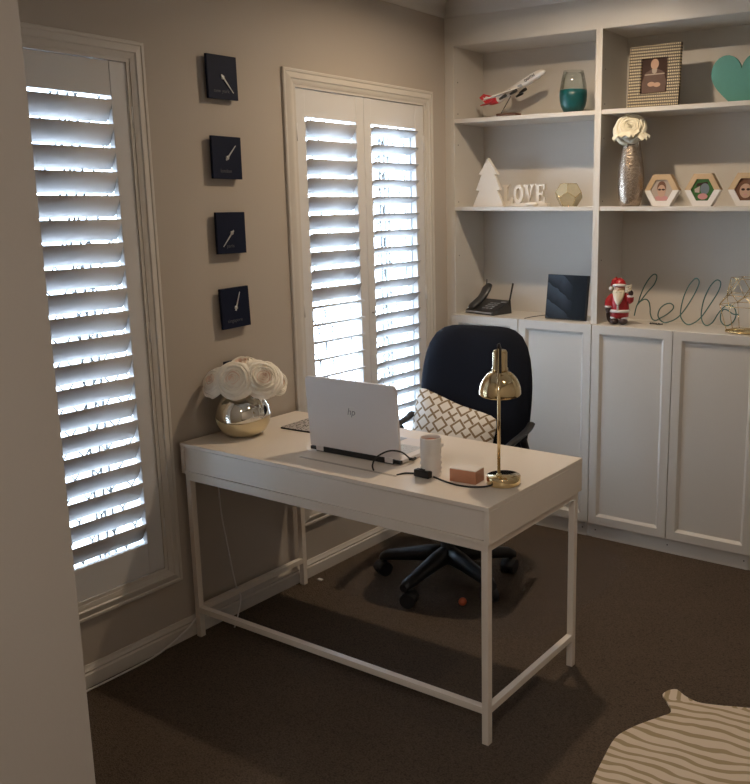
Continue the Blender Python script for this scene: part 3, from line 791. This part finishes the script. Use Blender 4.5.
# model aeroplane
ap = thing('model_aeroplane', 'white and red model aeroplane climbing on a stand, top left shelf', 'model aeroplane', (.235, .12, S1))
A = Vector((.165, .13, 2.085)); Bn = Vector((.508, .10, 2.232))   # tail and nose in the room
ax = (Bn-A).normalized(); Lp = (Bn-A).length
side = Vector((.12, -1, -.1)); side = (side-ax*side.dot(ax)).normalized(); upv = ax.cross(side)*-1
upv = side.cross(ax); 
if upv.z < 0: upv = -upv
o0 = Vector((.235, .12, S1))
def PL(l, s_, u): return A+ax*l+side*s_+upv*u-o0
PM = Matrix(((ax.x, side.x, upv.x, (A-o0).x), (ax.y, side.y, upv.y, (A-o0).y), (ax.z, side.z, upv.z, (A-o0).z), (0, 0, 0, 1)))
m = MB().mat(WHITE)
rs = []
for f, r, up_ in ((0, .001, .008), (.03, .005, .007), (.10, .011, .004), (.2, .0165, .001), (.35, .019, 0), (.8, .019, 0), (.88, .0185, -.0005), (.94, .0155, -.002), (.98, .009, -.004), (1.0, .002, -.006)):
    rs.append([PL(f*Lp, r*math.cos(a), up_+r*math.sin(a)) for a in (2*PI*k/20 for k in range(20))])
m.rings(rs); m.done('fuselage', None, ap)
def slab(m, pts, t, ax3='u'):
    if ax3 == 'u': f0, f1 = (lambda l, s_, u: PL(l, s_, u-t)), (lambda l, s_, u: PL(l, s_, u+t))
    else: f0, f1 = (lambda l, s_, u: PL(l, s_-t, u)), (lambda l, s_, u: PL(l, s_+t, u))
    a = [m.V(f0(*p)) for p in pts]; b = [m.V(f1(*p)) for p in pts]; n = len(pts)
    m.F(a[::-1]); m.F(b)
    for k in range(n): m.F([a[k], a[(k+1) % n], b[(k+1) % n], b[k]])
for sg in (1, -1):
    m = MB().mat(WHITE)
    slab(m, [(Lp*.62, sg*.012, -.009), (Lp*.44, sg*.012, -.009), (Lp*.20, sg*.135, .008), (Lp*.25, sg*.135, .008)], .0014)
    if sg < 0: m.mat(REDT); slab(m, [(Lp*.25, sg*.135, .008), (Lp*.20, sg*.135, .008), (Lp*.17, sg*.138, .020), (Lp*.20, sg*.138, .020)], .001, 's')
    w = m.done('wing', None, ap)
    for (l, s_) in ((.50, .045), (.38, .078)):
        m = MB().mat(GREYP); m.tube([PL(Lp*l+.030, sg*s_, -.018), PL(Lp*l+.02, sg*s_, -.018), PL(Lp*l-.012, sg*s_, -.018)], .008, 14, radii=[.0075, .0085, .005])
        m.done('engine', None, w)
m = MB().mat(REDT)
slab(m, [(Lp*.20, 0, .014), (Lp*.02, 0, .006), (-.020, 0, .060), (.012, 0, .064)], .0015, 's')
for sg in (1, -1): slab(m, [(Lp*.13, sg*.005, .006), (Lp*.04, sg*.005, .006), (-.004, sg*.052, .012), (.012, sg*.052, .012)], .001)
for f, r, up_, f2, r2, u2 in ((.01, .0025, .008, .10, .0116, .004), (.10, .0116, .004, .2, .0171, .001)):
    m.rings([[PL(q*Lp, rr_*math.cos(a), uu+rr_*math.sin(a)) for a in (2*PI*k/20 for k in range(20))] for q, rr_, uu in ((f, r, up_), (f2, r2, u2))])
m.done('red_tail', None, ap)
m = MB().mat(WHITE)
slab(m, [(.006, .0021, .030), (.022, .0021, .036), (.040, .0021, .024), (.030, .0021, .040), (.020, .0021, .048), (.010, .0021, .044), (.0, .0021, .052), (.004, .0021, .040)], .0004, 's')
m.done('tail_emblem', None, ap)
TM = PM @ Matrix(((1, 0, 0, Lp*.78), (0, 0, 1, .0192), (0, 1, 0, .004), (0, 0, 0, 1)))
text_mesh('lettering', 'QANTAS', .016, GREYP, ap, TM, .0004, .0004)
m = MB().mat(LGREY)
for (a, b, c, d) in ((.34, .46, -.006, .012), (.56, .64, -.010, .004)):
    m = MB().mat(LGREY)
    slab(m, [(Lp*a, .0186, c), (Lp*b, .0188, c-.003), (Lp*b, .0180, d-.003), (Lp*(a+.02), .0180, d)], .0012, 's')
    m.done('painted_panel', None, ap)
m = MB().mat(BWOOD); m.T = Matrix.Translation((.110, -.082, 0)); m.box(-.055, .055, -.028, .028, .0005, .014, .003); m.done('stand_base', None, ap)
MB().mat(GUN).cyl((.065, -.082, .012), PL(Lp*.40, 0, -.017), .0022, n=8).done('stand_rod', None, ap)

# glass with teal lower half
gl = thing('stemless_glass', 'large stemless glass with teal glitter lower half on the top left shelf', 'glass', (.668, .085, S1))
lo = [(.030, .0005), (.044, .006), (.057, .030), (.0625, .055), (.0645, .080), (.0635, .104)]
tag(MB().lathe(lo+[(.060, .104), (.002, .1035)], n=40).done('teal_lower_half', TEALW, gl), 'opaque teal glitter lower half')
MB().lathe([(.0635, .1045), (.060, .13), (.054, .16), (.0465, .190), (.0455, .190), (.0530, .16), (.0590, .13), (.0625, .1045)], n=40, cap0=False, cap1=False).done('clear_upper_half', CUPG, gl)

# christmas tree cut-out and LOVE sign
t = thing('wooden_tree', 'flat white wooden christmas tree cut-out on the middle left shelf', 'ornament', (.222, .055, S2))
tp = [(-.090, 0), (.090, 0), (.052, .079), (.072, .079), (.038, .156), (.056, .156), (0, .235), (-.056, .156), (-.038, .156), (-.072, .079), (-.052, .079)]
MB().mat(CREAMW).prism(tp, lambda a, b: (a, -.009, b+.0005), lambda a, b: (a, .009, b+.0005)).done('cut_out', None, t)
lv = thing('love_sign', 'white carved wooden word sign spelling LOVE on the middle left shelf', 'sign', (.396, .100, S2))
lv.scale = (.93, 1, .84)
def letter(name, polys, x, w, h, hole=None):
    m = MB().mat(CREAMW)
    if hole:
        n = 28; rs = []
        for (sx, sz, yy) in ((1, 1, -.010), (1, 1, .010), (hole[0], hole[1], .010), (hole[0], hole[1], -.010)):
            rs.append([(x+w/2+w/2*sx*math.cos(a), yy, .018+h/2+h/2*sz*math.sin(a)) for a in (2*PI*k/n for k in range(n))])
        m.rings(rs, closed=True, smooth=False)
    for p in polys: m.prism([(x+a*w, .018+b*h) for a, b in p], lambda a, b: (a, -.010, b), lambda a, b: (a, .010, b))
    m.done(name, None, lv)
b4 = lambda a, b, c, d: [(a, c), (b, c), (b, d), (a, d)]
letter('letter_l', [b4(.15, .45, .1, .9), b4(0, .6, .9, 1), b4(0, .72, 0, .14), [(.72, 0), (1, 0), (1, .34), (.88, .34), (.72, .14)]], -.125, .062, .108)
letter('letter_o', [], -.058, .060, .108, (.45, .62))
letter('letter_v', [[(.12, .9), (.40, .9), (.60, .25), (.50, 0)], [(.50, 0), (.56, .25), (.74, .9), (.90, .9)], b4(0, .5, .9, 1), b4(.62, 1, .9, 1)], .004, .064, .108)
letter('letter_e', [b4(.12, .42, .1, .9), b4(0, .98, .9, 1), b4(0, 1, 0, .12), b4(.42, .7, .45, .56), b4(.7, .8, .36, .66), b4(.86, 1, .12, .32), b4(.84, .98, .70, .9)], .072, .060, .108)
MB().mat(CREAMW).box(-.14, .150, -.016, .016, .0005, .019, .002).done('sign_base', None, lv)
m = MB().mat(CREAMW).ell((0, 0, .011), (.035, .016, .011), 20, 8); tag(m.done('pebble', None, None, (.475, .040, S2)), 'small white oval pebble in front of the LOVE sign', 'pebble')

# dodecahedron
def dodeca(R):
    ph = (1+5**.5)/2; v = []
    for x in (-1, 1):
        for y in (-1, 1):
            for z in (-1, 1): v.append(Vector((x, y, z)))
            v += [Vector((0, x/ph, y*ph)), Vector((x/ph, y*ph, 0)), Vector((x*ph, 0, y/ph))]
    u = []
    for p in v:
        if not any((p-q).length < 1e-4 for q in u): u.append(p)
    e = 2/ph; E = [(i, j) for i in range(20) for j in range(i+1, 20) if abs((u[i]-u[j]).length-e) < 1e-3]
    ph2 = [Vector(s) for a in (-1, 1) for b in (-1, 1) for s in ((0, a*ph, b*1), (a*ph, b*1, 0), (a*1, 0, b*ph))]
    faces = []
    for n in ph2:
        n = n.normalized(); dm = max(p.dot(n) for p in u); f = [i for i in range(20) if u[i].dot(n) > dm-1e-3]
        c = sum((u[i] for i in f), Vector())/len(f); a = (u[f[0]]-c).normalized(); b = n.cross(a)
        f.sort(key=lambda i: math.atan2((u[i]-c).dot(b), (u[i]-c).dot(a))); faces.append((f, n))
    # rest on a face
    q = faces[0][1].rotation_difference(Vector((0, 0, -1)))
    s = R/u[0].length
    return [q @ p*s for p in u], E, faces
dv, dE, dF = dodeca(.066)
zmin = min(p.z for p in dv)
t = thing('geometric_ornament', 'champagne twelve sided geometric ornament on the middle left shelf', 'ornament', (.645, .10, S2-zmin+.0015), .35)
m = MB().mat(CAPIZ)
for k, (f, n) in enumerate(dF):
    m.F([m.V(dv[i]) for i in f])
m.done('panels', None, t)
m = MB().mat(GOLDW)
for i_, j_ in dE: m.cyl(dv[i_], dv[j_], .0014, n=6)
m.done('edge_wire', None, t)

# telephone
ph = thing('cordless_telephone', 'charcoal cordless telephone with raised aerial on the left cabinet top', 'telephone', (.185, .105, S3), math.radians(-12)); ph.scale = (.87, .87, .95)
m = MB().mat(GREYP)
def wedge(m, x0, x1, y0, y1, zf, zb, b=0): 
    vs = [(x0, y0, 0.001), (x1, y0, 0.001), (x1, y1, 0.001), (x0, y1, 0.001), (x0+.004, y0+.004, zf), (x1-.004, y0+.004, zf), (x1-.004, y1-.004, zb), (x0+.004, y1-.004, zb)]
    V_ = [m.V(v) for v in vs]
    for q in ((3, 2, 1, 0), (4, 5, 6, 7), (0, 1, 5, 4), (1, 2, 6, 5), (2, 3, 7, 6), (3, 0, 4, 7)): m.F([V_[i] for i in q])
wedge(m, -.115, .115, -.08, .08, .020, .070); m.done('base', None, ph)
m = MB().mat(GREYP)
rs = []
for y, z, w, h in ((-.078, .034, .024, .008), (-.06, .042, .032, .016), (0, .070, .030, .020), (.03, .092, .032, .022), (.055, .122, .036, .022), (.078, .142, .028, .014)):
    rs.append([(-.070+w*math.cos(a), y, z+h*math.sin(a)) for a in (2*PI*k/14 for k in range(14))])
m.rings(rs); m.cyl((-.085, .07, .13), (-.094, .085, .175), .0045, .003, n=8)
m.done('handset', None, ph)
m = MB().mat(LGREY)
for r in range(4):
    for c in range(3):
        y = -.045+.022*r; x = -.005+.028*c; z = .020+(y+.076)*.050/.152+.003
        m.box(x, x+.018, y, y+.012, z-.002, z+.0025)
m.lathe([(.017, 0), (.017, .004), (.002, .005)], (.085, .045, .060), 18)
m.done('keypad', None, ph)
tag(MB().mat(LGREY).box(-.11, .10, -.083, -.078, .008, .016).done('front_strip', None, ph), 'light grey front strip')
MB().mat(DARK).tube([(.105, .06, .03), (.118, .068, .10), (.130, .075, .165)], .005, 8, radii=[.006, .005, .0055]).done('aerial', None, ph)

# digital photo frame
df = thing('digital_photo_frame', 'square black digital frame with blue grey feathered picture on the left cabinet top', 'photo frame', (.657, .060, S3+.003), math.radians(-1), )
m = MB().mat(DARK); TT = Matrix.Rotation(math.radians(-8), 4, 'X'); m.T = TT
m.box(-.112, .110, -.006, .012, 0, .216, .002); m.done('casing', None, df)
o = MB().mat(SWOOP).box(-.107, .105, -.0009, .0009, -.104, .104).done('picture', None, df)
o.matrix_local = TT @ Matrix.Translation((0, -.0067, .110))
MB().mat(DARK).box(-.02, .02, .03, .085, 0, .006, .001).cyl((0, .07, .003), (0, .028, .10), .005, n=8).done('stand', None, df)
MB().mat(DARK).tube(smooth_path([(-.10, .015, .015), (-.14, -.005, .010), (-.175, -.03, .004), (-.195, -.062, -.001)], 6), .002, 6).done('cord', None, df)

# ------------------------------------------------------------ shelf things: right unit
# studded photo frame, leaning
pf = thing('photo_frame', 'large gold studded photo frame with portrait of a person in a sweater', 'photo frame', (1.078, .045, S1+.003), math.radians(3))
TT = Matrix.Rotation(math.radians(-9), 4, 'X') @ Matrix.Rotation(math.radians(-1.5), 4, 'Y')
m = MB().mat(STUD); f = lambda a, b, h: TT @ Vector((a, -h, b))
FW, FH = .117, .267
m.moulding((-FW, FW, 0, FH), [(0, -.010), (0, .006), (.002, .008), (.056, .008), (.058, .006), (.058, .000), (.058, -.010), (0, -.010)], f)
m.done('frame', None, pf)
def flat(m, poly, h, tt=TT, th=.0006):
    m.prism(poly, lambda a, b: tt @ Vector((a, -h, b)), lambda a, b: tt @ Vector((a, -h-th, b)))
def oval(cx, cz, rx, rz, n=24, rot=0): return [(cx+rx*math.cos(t)*math.cos(rot)-rz*math.sin(t)*math.sin(rot), cz+rx*math.cos(t)*math.sin(rot)+rz*math.sin(t)*math.cos(rot)) for t in (2*PI*k/n for k in range(n))]
m = MB().mat(PHOTOBG); flat(m, b4(-.064, .064, .058, .214), 0)
m.mat(PHOTOC); flat(m, [(-.052, .062), (.052, .062), (.056, .105), (.040, .150), (.014, .162), (-.014, .162), (-.040, .150), (-.056, .105)], .0008)
m.mat(PHOTOP); flat(m, b4(-.044, .046, .138, .143), .0012)
m.mat(PHOTOS); flat(m, oval(0, .184, .018, .023), .0018); flat(m, oval(-.012, .098, .017, .010), .0018); flat(m, oval(.014, .094, .016, .010), .0020)
m.mat(PHOTOP); flat(m, [(-.010, .148), (0, .142), (.010, .148), (.012, .164), (-.012, .164)], .0016)
m.done('photograph', None, pf)
MB().mat(GUN).tube([TT @ Vector((0, .011, .20)), Vector((0, .098, .002))], .004, 6).done('easel_back', None, pf)

# teal heart
hp = []
for k in range(60):
    a = 2*PI*k/60; x = 16*math.sin(a)**3; z = 13*math.cos(a)-5*math.cos(2*a)-2*math.cos(3*a)-math.cos(4*a)
    hp.append((x*.128/16, max(.0005, (z+13.5)*.236/26.5-.030)))
t = thing('wooden_heart', 'flat teal wooden heart on the top right shelf cut by the picture edge', 'ornament', (1.450, .095, S1))
MB().mat(TEAL).prism(hp, lambda a, b: (a, -.010, b), lambda a, b: (a, .010, b)).done('heart', None, t)

# hexagonal frames
hexs = [(1.129, 'hexagonal wood and white frame with face in glasses, nearest the tall vase', 0),
        (1.316, 'hexagonal wood and white frame with green outdoor photo, middle of three', 1),
        (1.508, 'hexagonal wood and white frame cut by the picture edge, child face inside', 2)]
base = None
for x, lab, kd in hexs:
    t = thing('hexagonal_frame', lab, 'photo frame', (x, .07, S2+.0005), group='hexagonal photo frames')
    Rh = .080; H = Rh*math.sqrt(3)/2; z0_ = H
    out_ = [(Rh*math.cos(PI/3*k), z0_+Rh*math.sin(PI/3*k)) for k in range(6)]
    inn = [(.66*a, z0_+.66*(b-z0_)) for a, b in out_]
    if base is None:
        base = {}
        for nm, idx, mt in (('wood_half', (0, 1, 2, 3), WOODL), ('white_half', (3, 4, 5, 0), WHITE)):
            m = MB().mat(mt)
            rs = []
            for q in idx:
                (a, b), (c, d) = out_[q], inn[q]
                rs.append([(a, -.018, b), (a, .018, b), (c, .018, d), (c, -.018, d)])
            m.rings(rs, smooth=False); base[nm] = m.done(nm, None, t)
    else:
        for nm in ('wood_half', 'white_half'):
            q = base[nm].copy(); COL.objects.link(q); q.parent = t
    I4 = Matrix.Translation((0, 0, 0))
    m = MB().mat((PHOTOP, PHOTOG, PHOTOH)[kd]); flat(m, [(a*1.02, z0_+(b-z0_)*1.02) for a, b in inn], 0.0120, I4)
    if kd == 0:
        m.mat(PHOTOK); flat(m, oval(0, z0_-.034, .030, .012), 0.0130, I4)
        m.mat(PHOTOH); flat(m, oval(0, z0_+.010, .021, .030), 0.0135, I4)
        m.mat(PHOTOS); flat(m, oval(0, z0_-.003, .019, .027), 0.0140, I4)
        m.mat(PHOTOBG)
        for s in (-1, 1): flat(m, oval(s*.009, z0_+.003, .0075, .004), 0.0148, I4)
        flat(m, b4(-.003, .003, z0_+.002, z0_+.004), 0.0149, I4)
    elif kd == 1:
        m.mat(PHOTOBG); flat(m, [(-.025, z0_+.028), (.02, z0_+.034), (.024, z0_+.026), (-.03, z0_+.014)], 0.0130, I4)
        m.mat(PHOTOP); flat(m, [(-.036, z0_+.004), (-.012, z0_+.016), (-.014, z0_-.012), (-.034, z0_-.01)], 0.0130, I4)
        m.mat(PHOTOT); flat(m, oval(.010, z0_+.004, .020, .024), 0.0138, I4)
        m.mat(PHOTOK); flat(m, oval(.002, z0_-.028, .022, .013), 0.0144, I4)
    else:
        m.mat(PHOTOS); flat(m, oval(-.004, z0_-.006, .026, .030), 0.0140, I4)
        m.mat(PHOTOBG)
        for s in (-1, 1): flat(m, oval(-.004+s*.011, z0_+.0, .008, .005), 0.0148, I4)
        m.mat(PHOTOK); flat(m, oval(-.004, z0_-.022, .008, .003), 0.0148, I4)
    m.done('photograph', None, t)

# christmas figurine
sf = thing('christmas_figurine', 'small bearded christmas figurine in red coat and hat on the right cabinet top', 'figurine', (.940, .060, S3), math.radians(14)); sf.scale = (.86, .86, .94)
m = MB().mat(RED)
m.lathe([(.040, .030), (.050, .040), (.052, .075), (.050, .110), (.044, .145), (.030, .165), (.002, .170)], n=28, sq=.8)
for s, pts in ((-1, [(-.036, 0, .142), (-.058, -.012, .115), (-.058, -.022, .088)]), (1, [(.036, 0, .142), (.058, -.018, .122), (.062, -.026, .142)])):
    m.tube(smooth_path(pts, 4), .019, 12, radii=None)
m.done('coat', None, sf)
m = MB().mat(SKIN).ell((0, -.010, .178), (.030, .028, .032)); m.ell((0, -.040, .176), (.006, .006, .005), 10, 6); m.done('face', None, sf)
m = MB().mat(RED)
m.lathe([(.033, .186), (.034, .198), (.028, .214), (.016, .226), (.004, .231), (.001, .232)], (0, -.004, 0), n=24)
m.tube([(-.012, -.004, .224), (-.034, -.008, .212), (-.044, -.014, .190)], .013, 12, radii=[.016, .013, .007]); m.done('hat', None, sf)
m = MB().mat(WHITE)
m.tube([(.036*math.cos(a), -.006+.034*math.sin(a), .190+.008*math.sin(-a)) for a in (2*PI*k/20 for k in range(20))], .007, 8, closed=True)
m.ell((-.046, -.018, .178), (.011, .011, .011), 12, 8); m.done('hat_trim', None, sf)
m = MB().mat(BEARD)
rs = []
for z, w, y in ((.172, .031, -.028), (.160, .033, -.036), (.140, .028, -.044), (.120, .020, -.047), (.105, .010, -.046), (.098, .002, -.044)):
    rs.append([(w*math.cos(a), y+.014*math.sin(a), z) for a in (2*PI*k/16 for k in range(16))])
m.rings(rs[::-1]); m.ell((-.008, -.046, .166), (.011, .006, .005), 10, 6); m.ell((.008, -.046, .166), (.011, .006, .005), 10, 6); m.done('beard', None, sf)
m = MB().mat(WHITE)
m.tube([(.052*math.cos(a), .042*math.sin(a), .068) for a in (2*PI*k/28 for k in range(28))], .008, 8, closed=True)
m.tube([(-.002, -.041, .100), (-.002, -.044, .072)], .006, 8)
m.done('belt_trim', None, sf)
for q in ((-.058, -.024, .090), (.062, -.027, .143)): MB().mat(WHITE).ell(q, (.019, .019, .008), 14, 8).done('cuff', None, sf)
for s in (-1, 1): MB().mat(WHITE).tube([(s*.022+.022*math.cos(a), -.004+.024*math.sin(a), .034) for a in (2*PI*k/18 for k in range(18))], .006, 8, closed=True).done('boot_trim', None, sf)
for s in (-1, 1): MB().mat(BOOT).ell((s*.024, -.016, .0165), (.025, .036, .016), 16, 8).done('boot', None, sf)
for q in ((-.058, -.028, .074), (.064, -.030, .158)): MB().mat(BOOT).ell(q, (.014, .014, .016), 12, 8).done('mitten', None, sf)
m = MB().mat(BOOT).ell((-.052, .018, .045), (.024, .022, .042), 14, 8); m.done('sack', None, sf)
m = MB().mat(BEARD)
for k in range(3): m.tube([(.036, -.044, .166+k*.012), (.058, -.046, .172+k*.012), (.070, -.044, .180+k*.010)], .004, 8)
m.done('striped_bundle', None, sf)

# wire word hello
hw = [(0.977, 1.085), (0.984, 1.124), (0.996, 1.155), (1.004, 1.181), (1.024, 1.227), (1.049, 1.266), (1.072, 1.286), (1.084, 1.275), (1.071, 1.239), (1.04, 1.203), (1.01, 1.163), (0.989, 1.135), (1.004, 1.153), (1.031, 1.167), (1.048, 1.156), (1.054, 1.128), (1.056, 1.099), (1.069, 1.074), (1.088, 1.071), (1.106, 1.081), (1.141, 1.103), (1.166, 1.127), (1.168, 1.144), (1.151, 1.154), (1.127, 1.147), (1.105, 1.126), (1.097, 1.096), (1.109, 1.074), (1.127, 1.063), (1.146, 1.066), (1.177, 1.08), (1.205, 1.104), (1.237, 1.148), (1.269, 1.204), (1.287, 1.249), (1.283, 1.27), (1.266, 1.273), (1.239, 1.241), (1.216, 1.185), (1.205, 1.113), (1.217, 1.08), (1.241, 1.062), (1.269, 1.07), (1.302, 1.099), (1.338, 1.154), (1.374, 1.215), (1.387, 1.251), (1.382, 1.269), (1.363, 1.269), (1.335, 1.235), (1.31, 1.174), (1.302, 1.108), (1.314, 1.073), (1.334, 1.064), (1.359, 1.081), (1.384, 1.124), (1.41, 1.155), (1.437, 1.162), (1.457, 1.142), (1.461, 1.112), (1.446, 1.082), (1.42, 1.069), (1.397, 1.087), (1.393, 1.119), (1.405, 1.141), (1.425, 1.137), (1.449, 1.123), (1.474, 1.124)]
t = thing('wire_word', 'green wire word spelling hello standing on the right cabinet top', 'sign', (1.22, .15, S3))
P = [Vector((a-1.22, .004*math.sin(k*.9), max(b-S3, .0035))) for k, (a, b) in enumerate(hw)]
MB().mat(WIRE).tube(smooth_path(P, 5), .0029, 7).done('wire', None, t)
tw = MB().mat(DARK)
tw.tube(smooth_path([(0, 0, .004), (.02, .004, .006), (.04, -.003, .004), (.065, .002, .005)], 4), .003, 6)
for k in range(7): tw.ell((.005+k*.0095, .004*math.sin(k*2.1), .006), (.004, .004, .0035), 8, 6)
tag(tw.done('beaded_string', None, None, (1.065, .125, S3)), 'short dark beaded string lying beneath the wire word', 'string')

# gold wire lantern
t = thing('wire_lantern', 'gold wire geometric lantern on the right cabinet top at the picture edge', 'lantern', (1.530, .085, S3), .12)
m = MB().mat(GOLDW)
R_ = [(.076, .238, 0), (.094, .166, .5), (.120, .120, 0), (.086, .010, 0)]
rg = [[Vector((r*math.cos(PI/3*(k+o_)), r*math.sin(PI/3*(k+o_)), z)) for k in range(6)] for r, z, o_ in R_]
for ri, rgk in enumerate(rg):
    for k in range(6): m.cyl(rgk[k], rgk[(k+1) % 6], .0016, n=6)
for k in range(6):
    m.cyl(rg[0][k], rg[1][k], .0016, n=6); m.cyl(rg[0][(k+1) % 6], rg[1][k], .0016, n=6)
    m.cyl(rg[1][k], rg[2][k], .0016, n=6); m.cyl(rg[1][k], rg[2][(k+1) % 6], .0016, n=6)
    m.cyl(rg[2][k], rg[3][k], .0016, n=6)
m.done('wire_cage', None, t)
m = MB().mat(GOLDW)
m.tube([(.088*math.cos(a), .066*math.sin(a), .005) for a in (2*PI*k/30 for k in range(30))], .004, 6, closed=True)
for k in range(12):
    a = 2*PI*k/12
    m.tube([(.066*math.cos(a)+.017*math.cos(b), .050*math.sin(a)+.013*math.sin(b), .005) for b in (2*PI*q/10 for q in range(10))], .0025, 5, closed=True)
m.lathe([(.04, .002), (.042, .006), (.002, .007)], n=20)
m.done('filigree_base', None, t)

# ------------------------------------------------------------ ceiling downlight and added fill lamps
EM = bpy.data.materials.new('lamp_glow'); EM.use_nodes = True
EM.node_tree.nodes['Principled BSDF'].inputs['Emission Color'].default_value = (1, .72, .42, 1)
EM.node_tree.nodes['Principled BSDF'].inputs['Emission Strength'].default_value = 20
def downlight(x, y, power, label, group='recessed ceiling downlights', col=(1, .79, .56), size=.075):
    t = thing('downlight', label, 'ceiling light', (x, y, CH), group=group)
    MB().lathe([(.058, -.0005), (.056, -.006), (.046, -.007), (.042, -.002)], n=32, cap0=False, cap1=False).done('trim_ring', TRIM, t)
    MB().lathe([(.042, -.0015), (.001, -.0015)], n=32, cap0=False).done('lens', EM, t)
    l = bpy.data.lights.new('downlight_beam', 'AREA'); l.shape = 'DISK'; l.size = size; l.energy = power; l.color = col; l.spread = math.radians(165)
    o = bpy.data.objects.new('downlight_beam', l); COL.objects.link(o); o.parent = t; o.location = (0, 0, -.010)
downlight(.86, -.70, 15, 'recessed ceiling downlight above the office chair')
downlight(2.45, -2.0, 4, 'added unseen downlight above the zebra striped rug')  # unseen light added over the rug, not a known fitting
t = thing('entry_fill_lamp', 'added unseen fill lamp in the entry behind the viewer', 'ceiling light', (2.35, -4.35, CH))  # made-up lamp out of view, added as soft neutral fill from the entry
MB().lathe([(.26, -.001), (.27, -.02), (.27, -.05), (.262, -.055), (.255, -.05), (.255, -.03)], n=40, cap0=False, cap1=False).done('rim', TRIM, t)
l = bpy.data.lights.new('entry_fill_light', 'AREA'); l.shape = 'DISK'; l.size = .5; l.energy = 24; l.color = (1, .95, .90)
o = bpy.data.objects.new('entry_fill_light', l); COL.objects.link(o); o.parent = t; o.location = (0, 0, -.045)

# ------------------------------------------------------------ daylight
w = bpy.data.worlds.new('sky'); C.world = w; w.use_nodes = True
bg = w.node_tree.nodes['Background']; bg.inputs[0].default_value = (.60, .75, 1, 1); bg.inputs[1].default_value = 24.0
for wn in (W1, W2):
    l = bpy.data.lights.new('window_portal', 'AREA'); l.shape = 'RECTANGLE'; l.size = 1.83; l.size_y = .9; l.cycles.is_portal = True
    o = bpy.data.objects.new('window_portal', l); COL.objects.link(o)
    o.location = (-.125, (wn[0]+wn[1])/2, (WZ[0]+WZ[1])/2); o.rotation_euler = (0, -PI/2, 0)

vs = C.view_settings; vs.view_transform = 'Standard'; vs.look = 'None'; vs.gamma = 1; vs.exposure = 0; vs.use_curve_mapping = False
C.cycles.max_bounces = 10; C.cycles.diffuse_bounces = 6; C.cycles.glossy_bounces = 4; C.cycles.transparent_max_bounces = 12
C.cycles.caustics_reflective = False; C.cycles.caustics_refractive = False
C.cycles.sample_clamp_indirect = 6
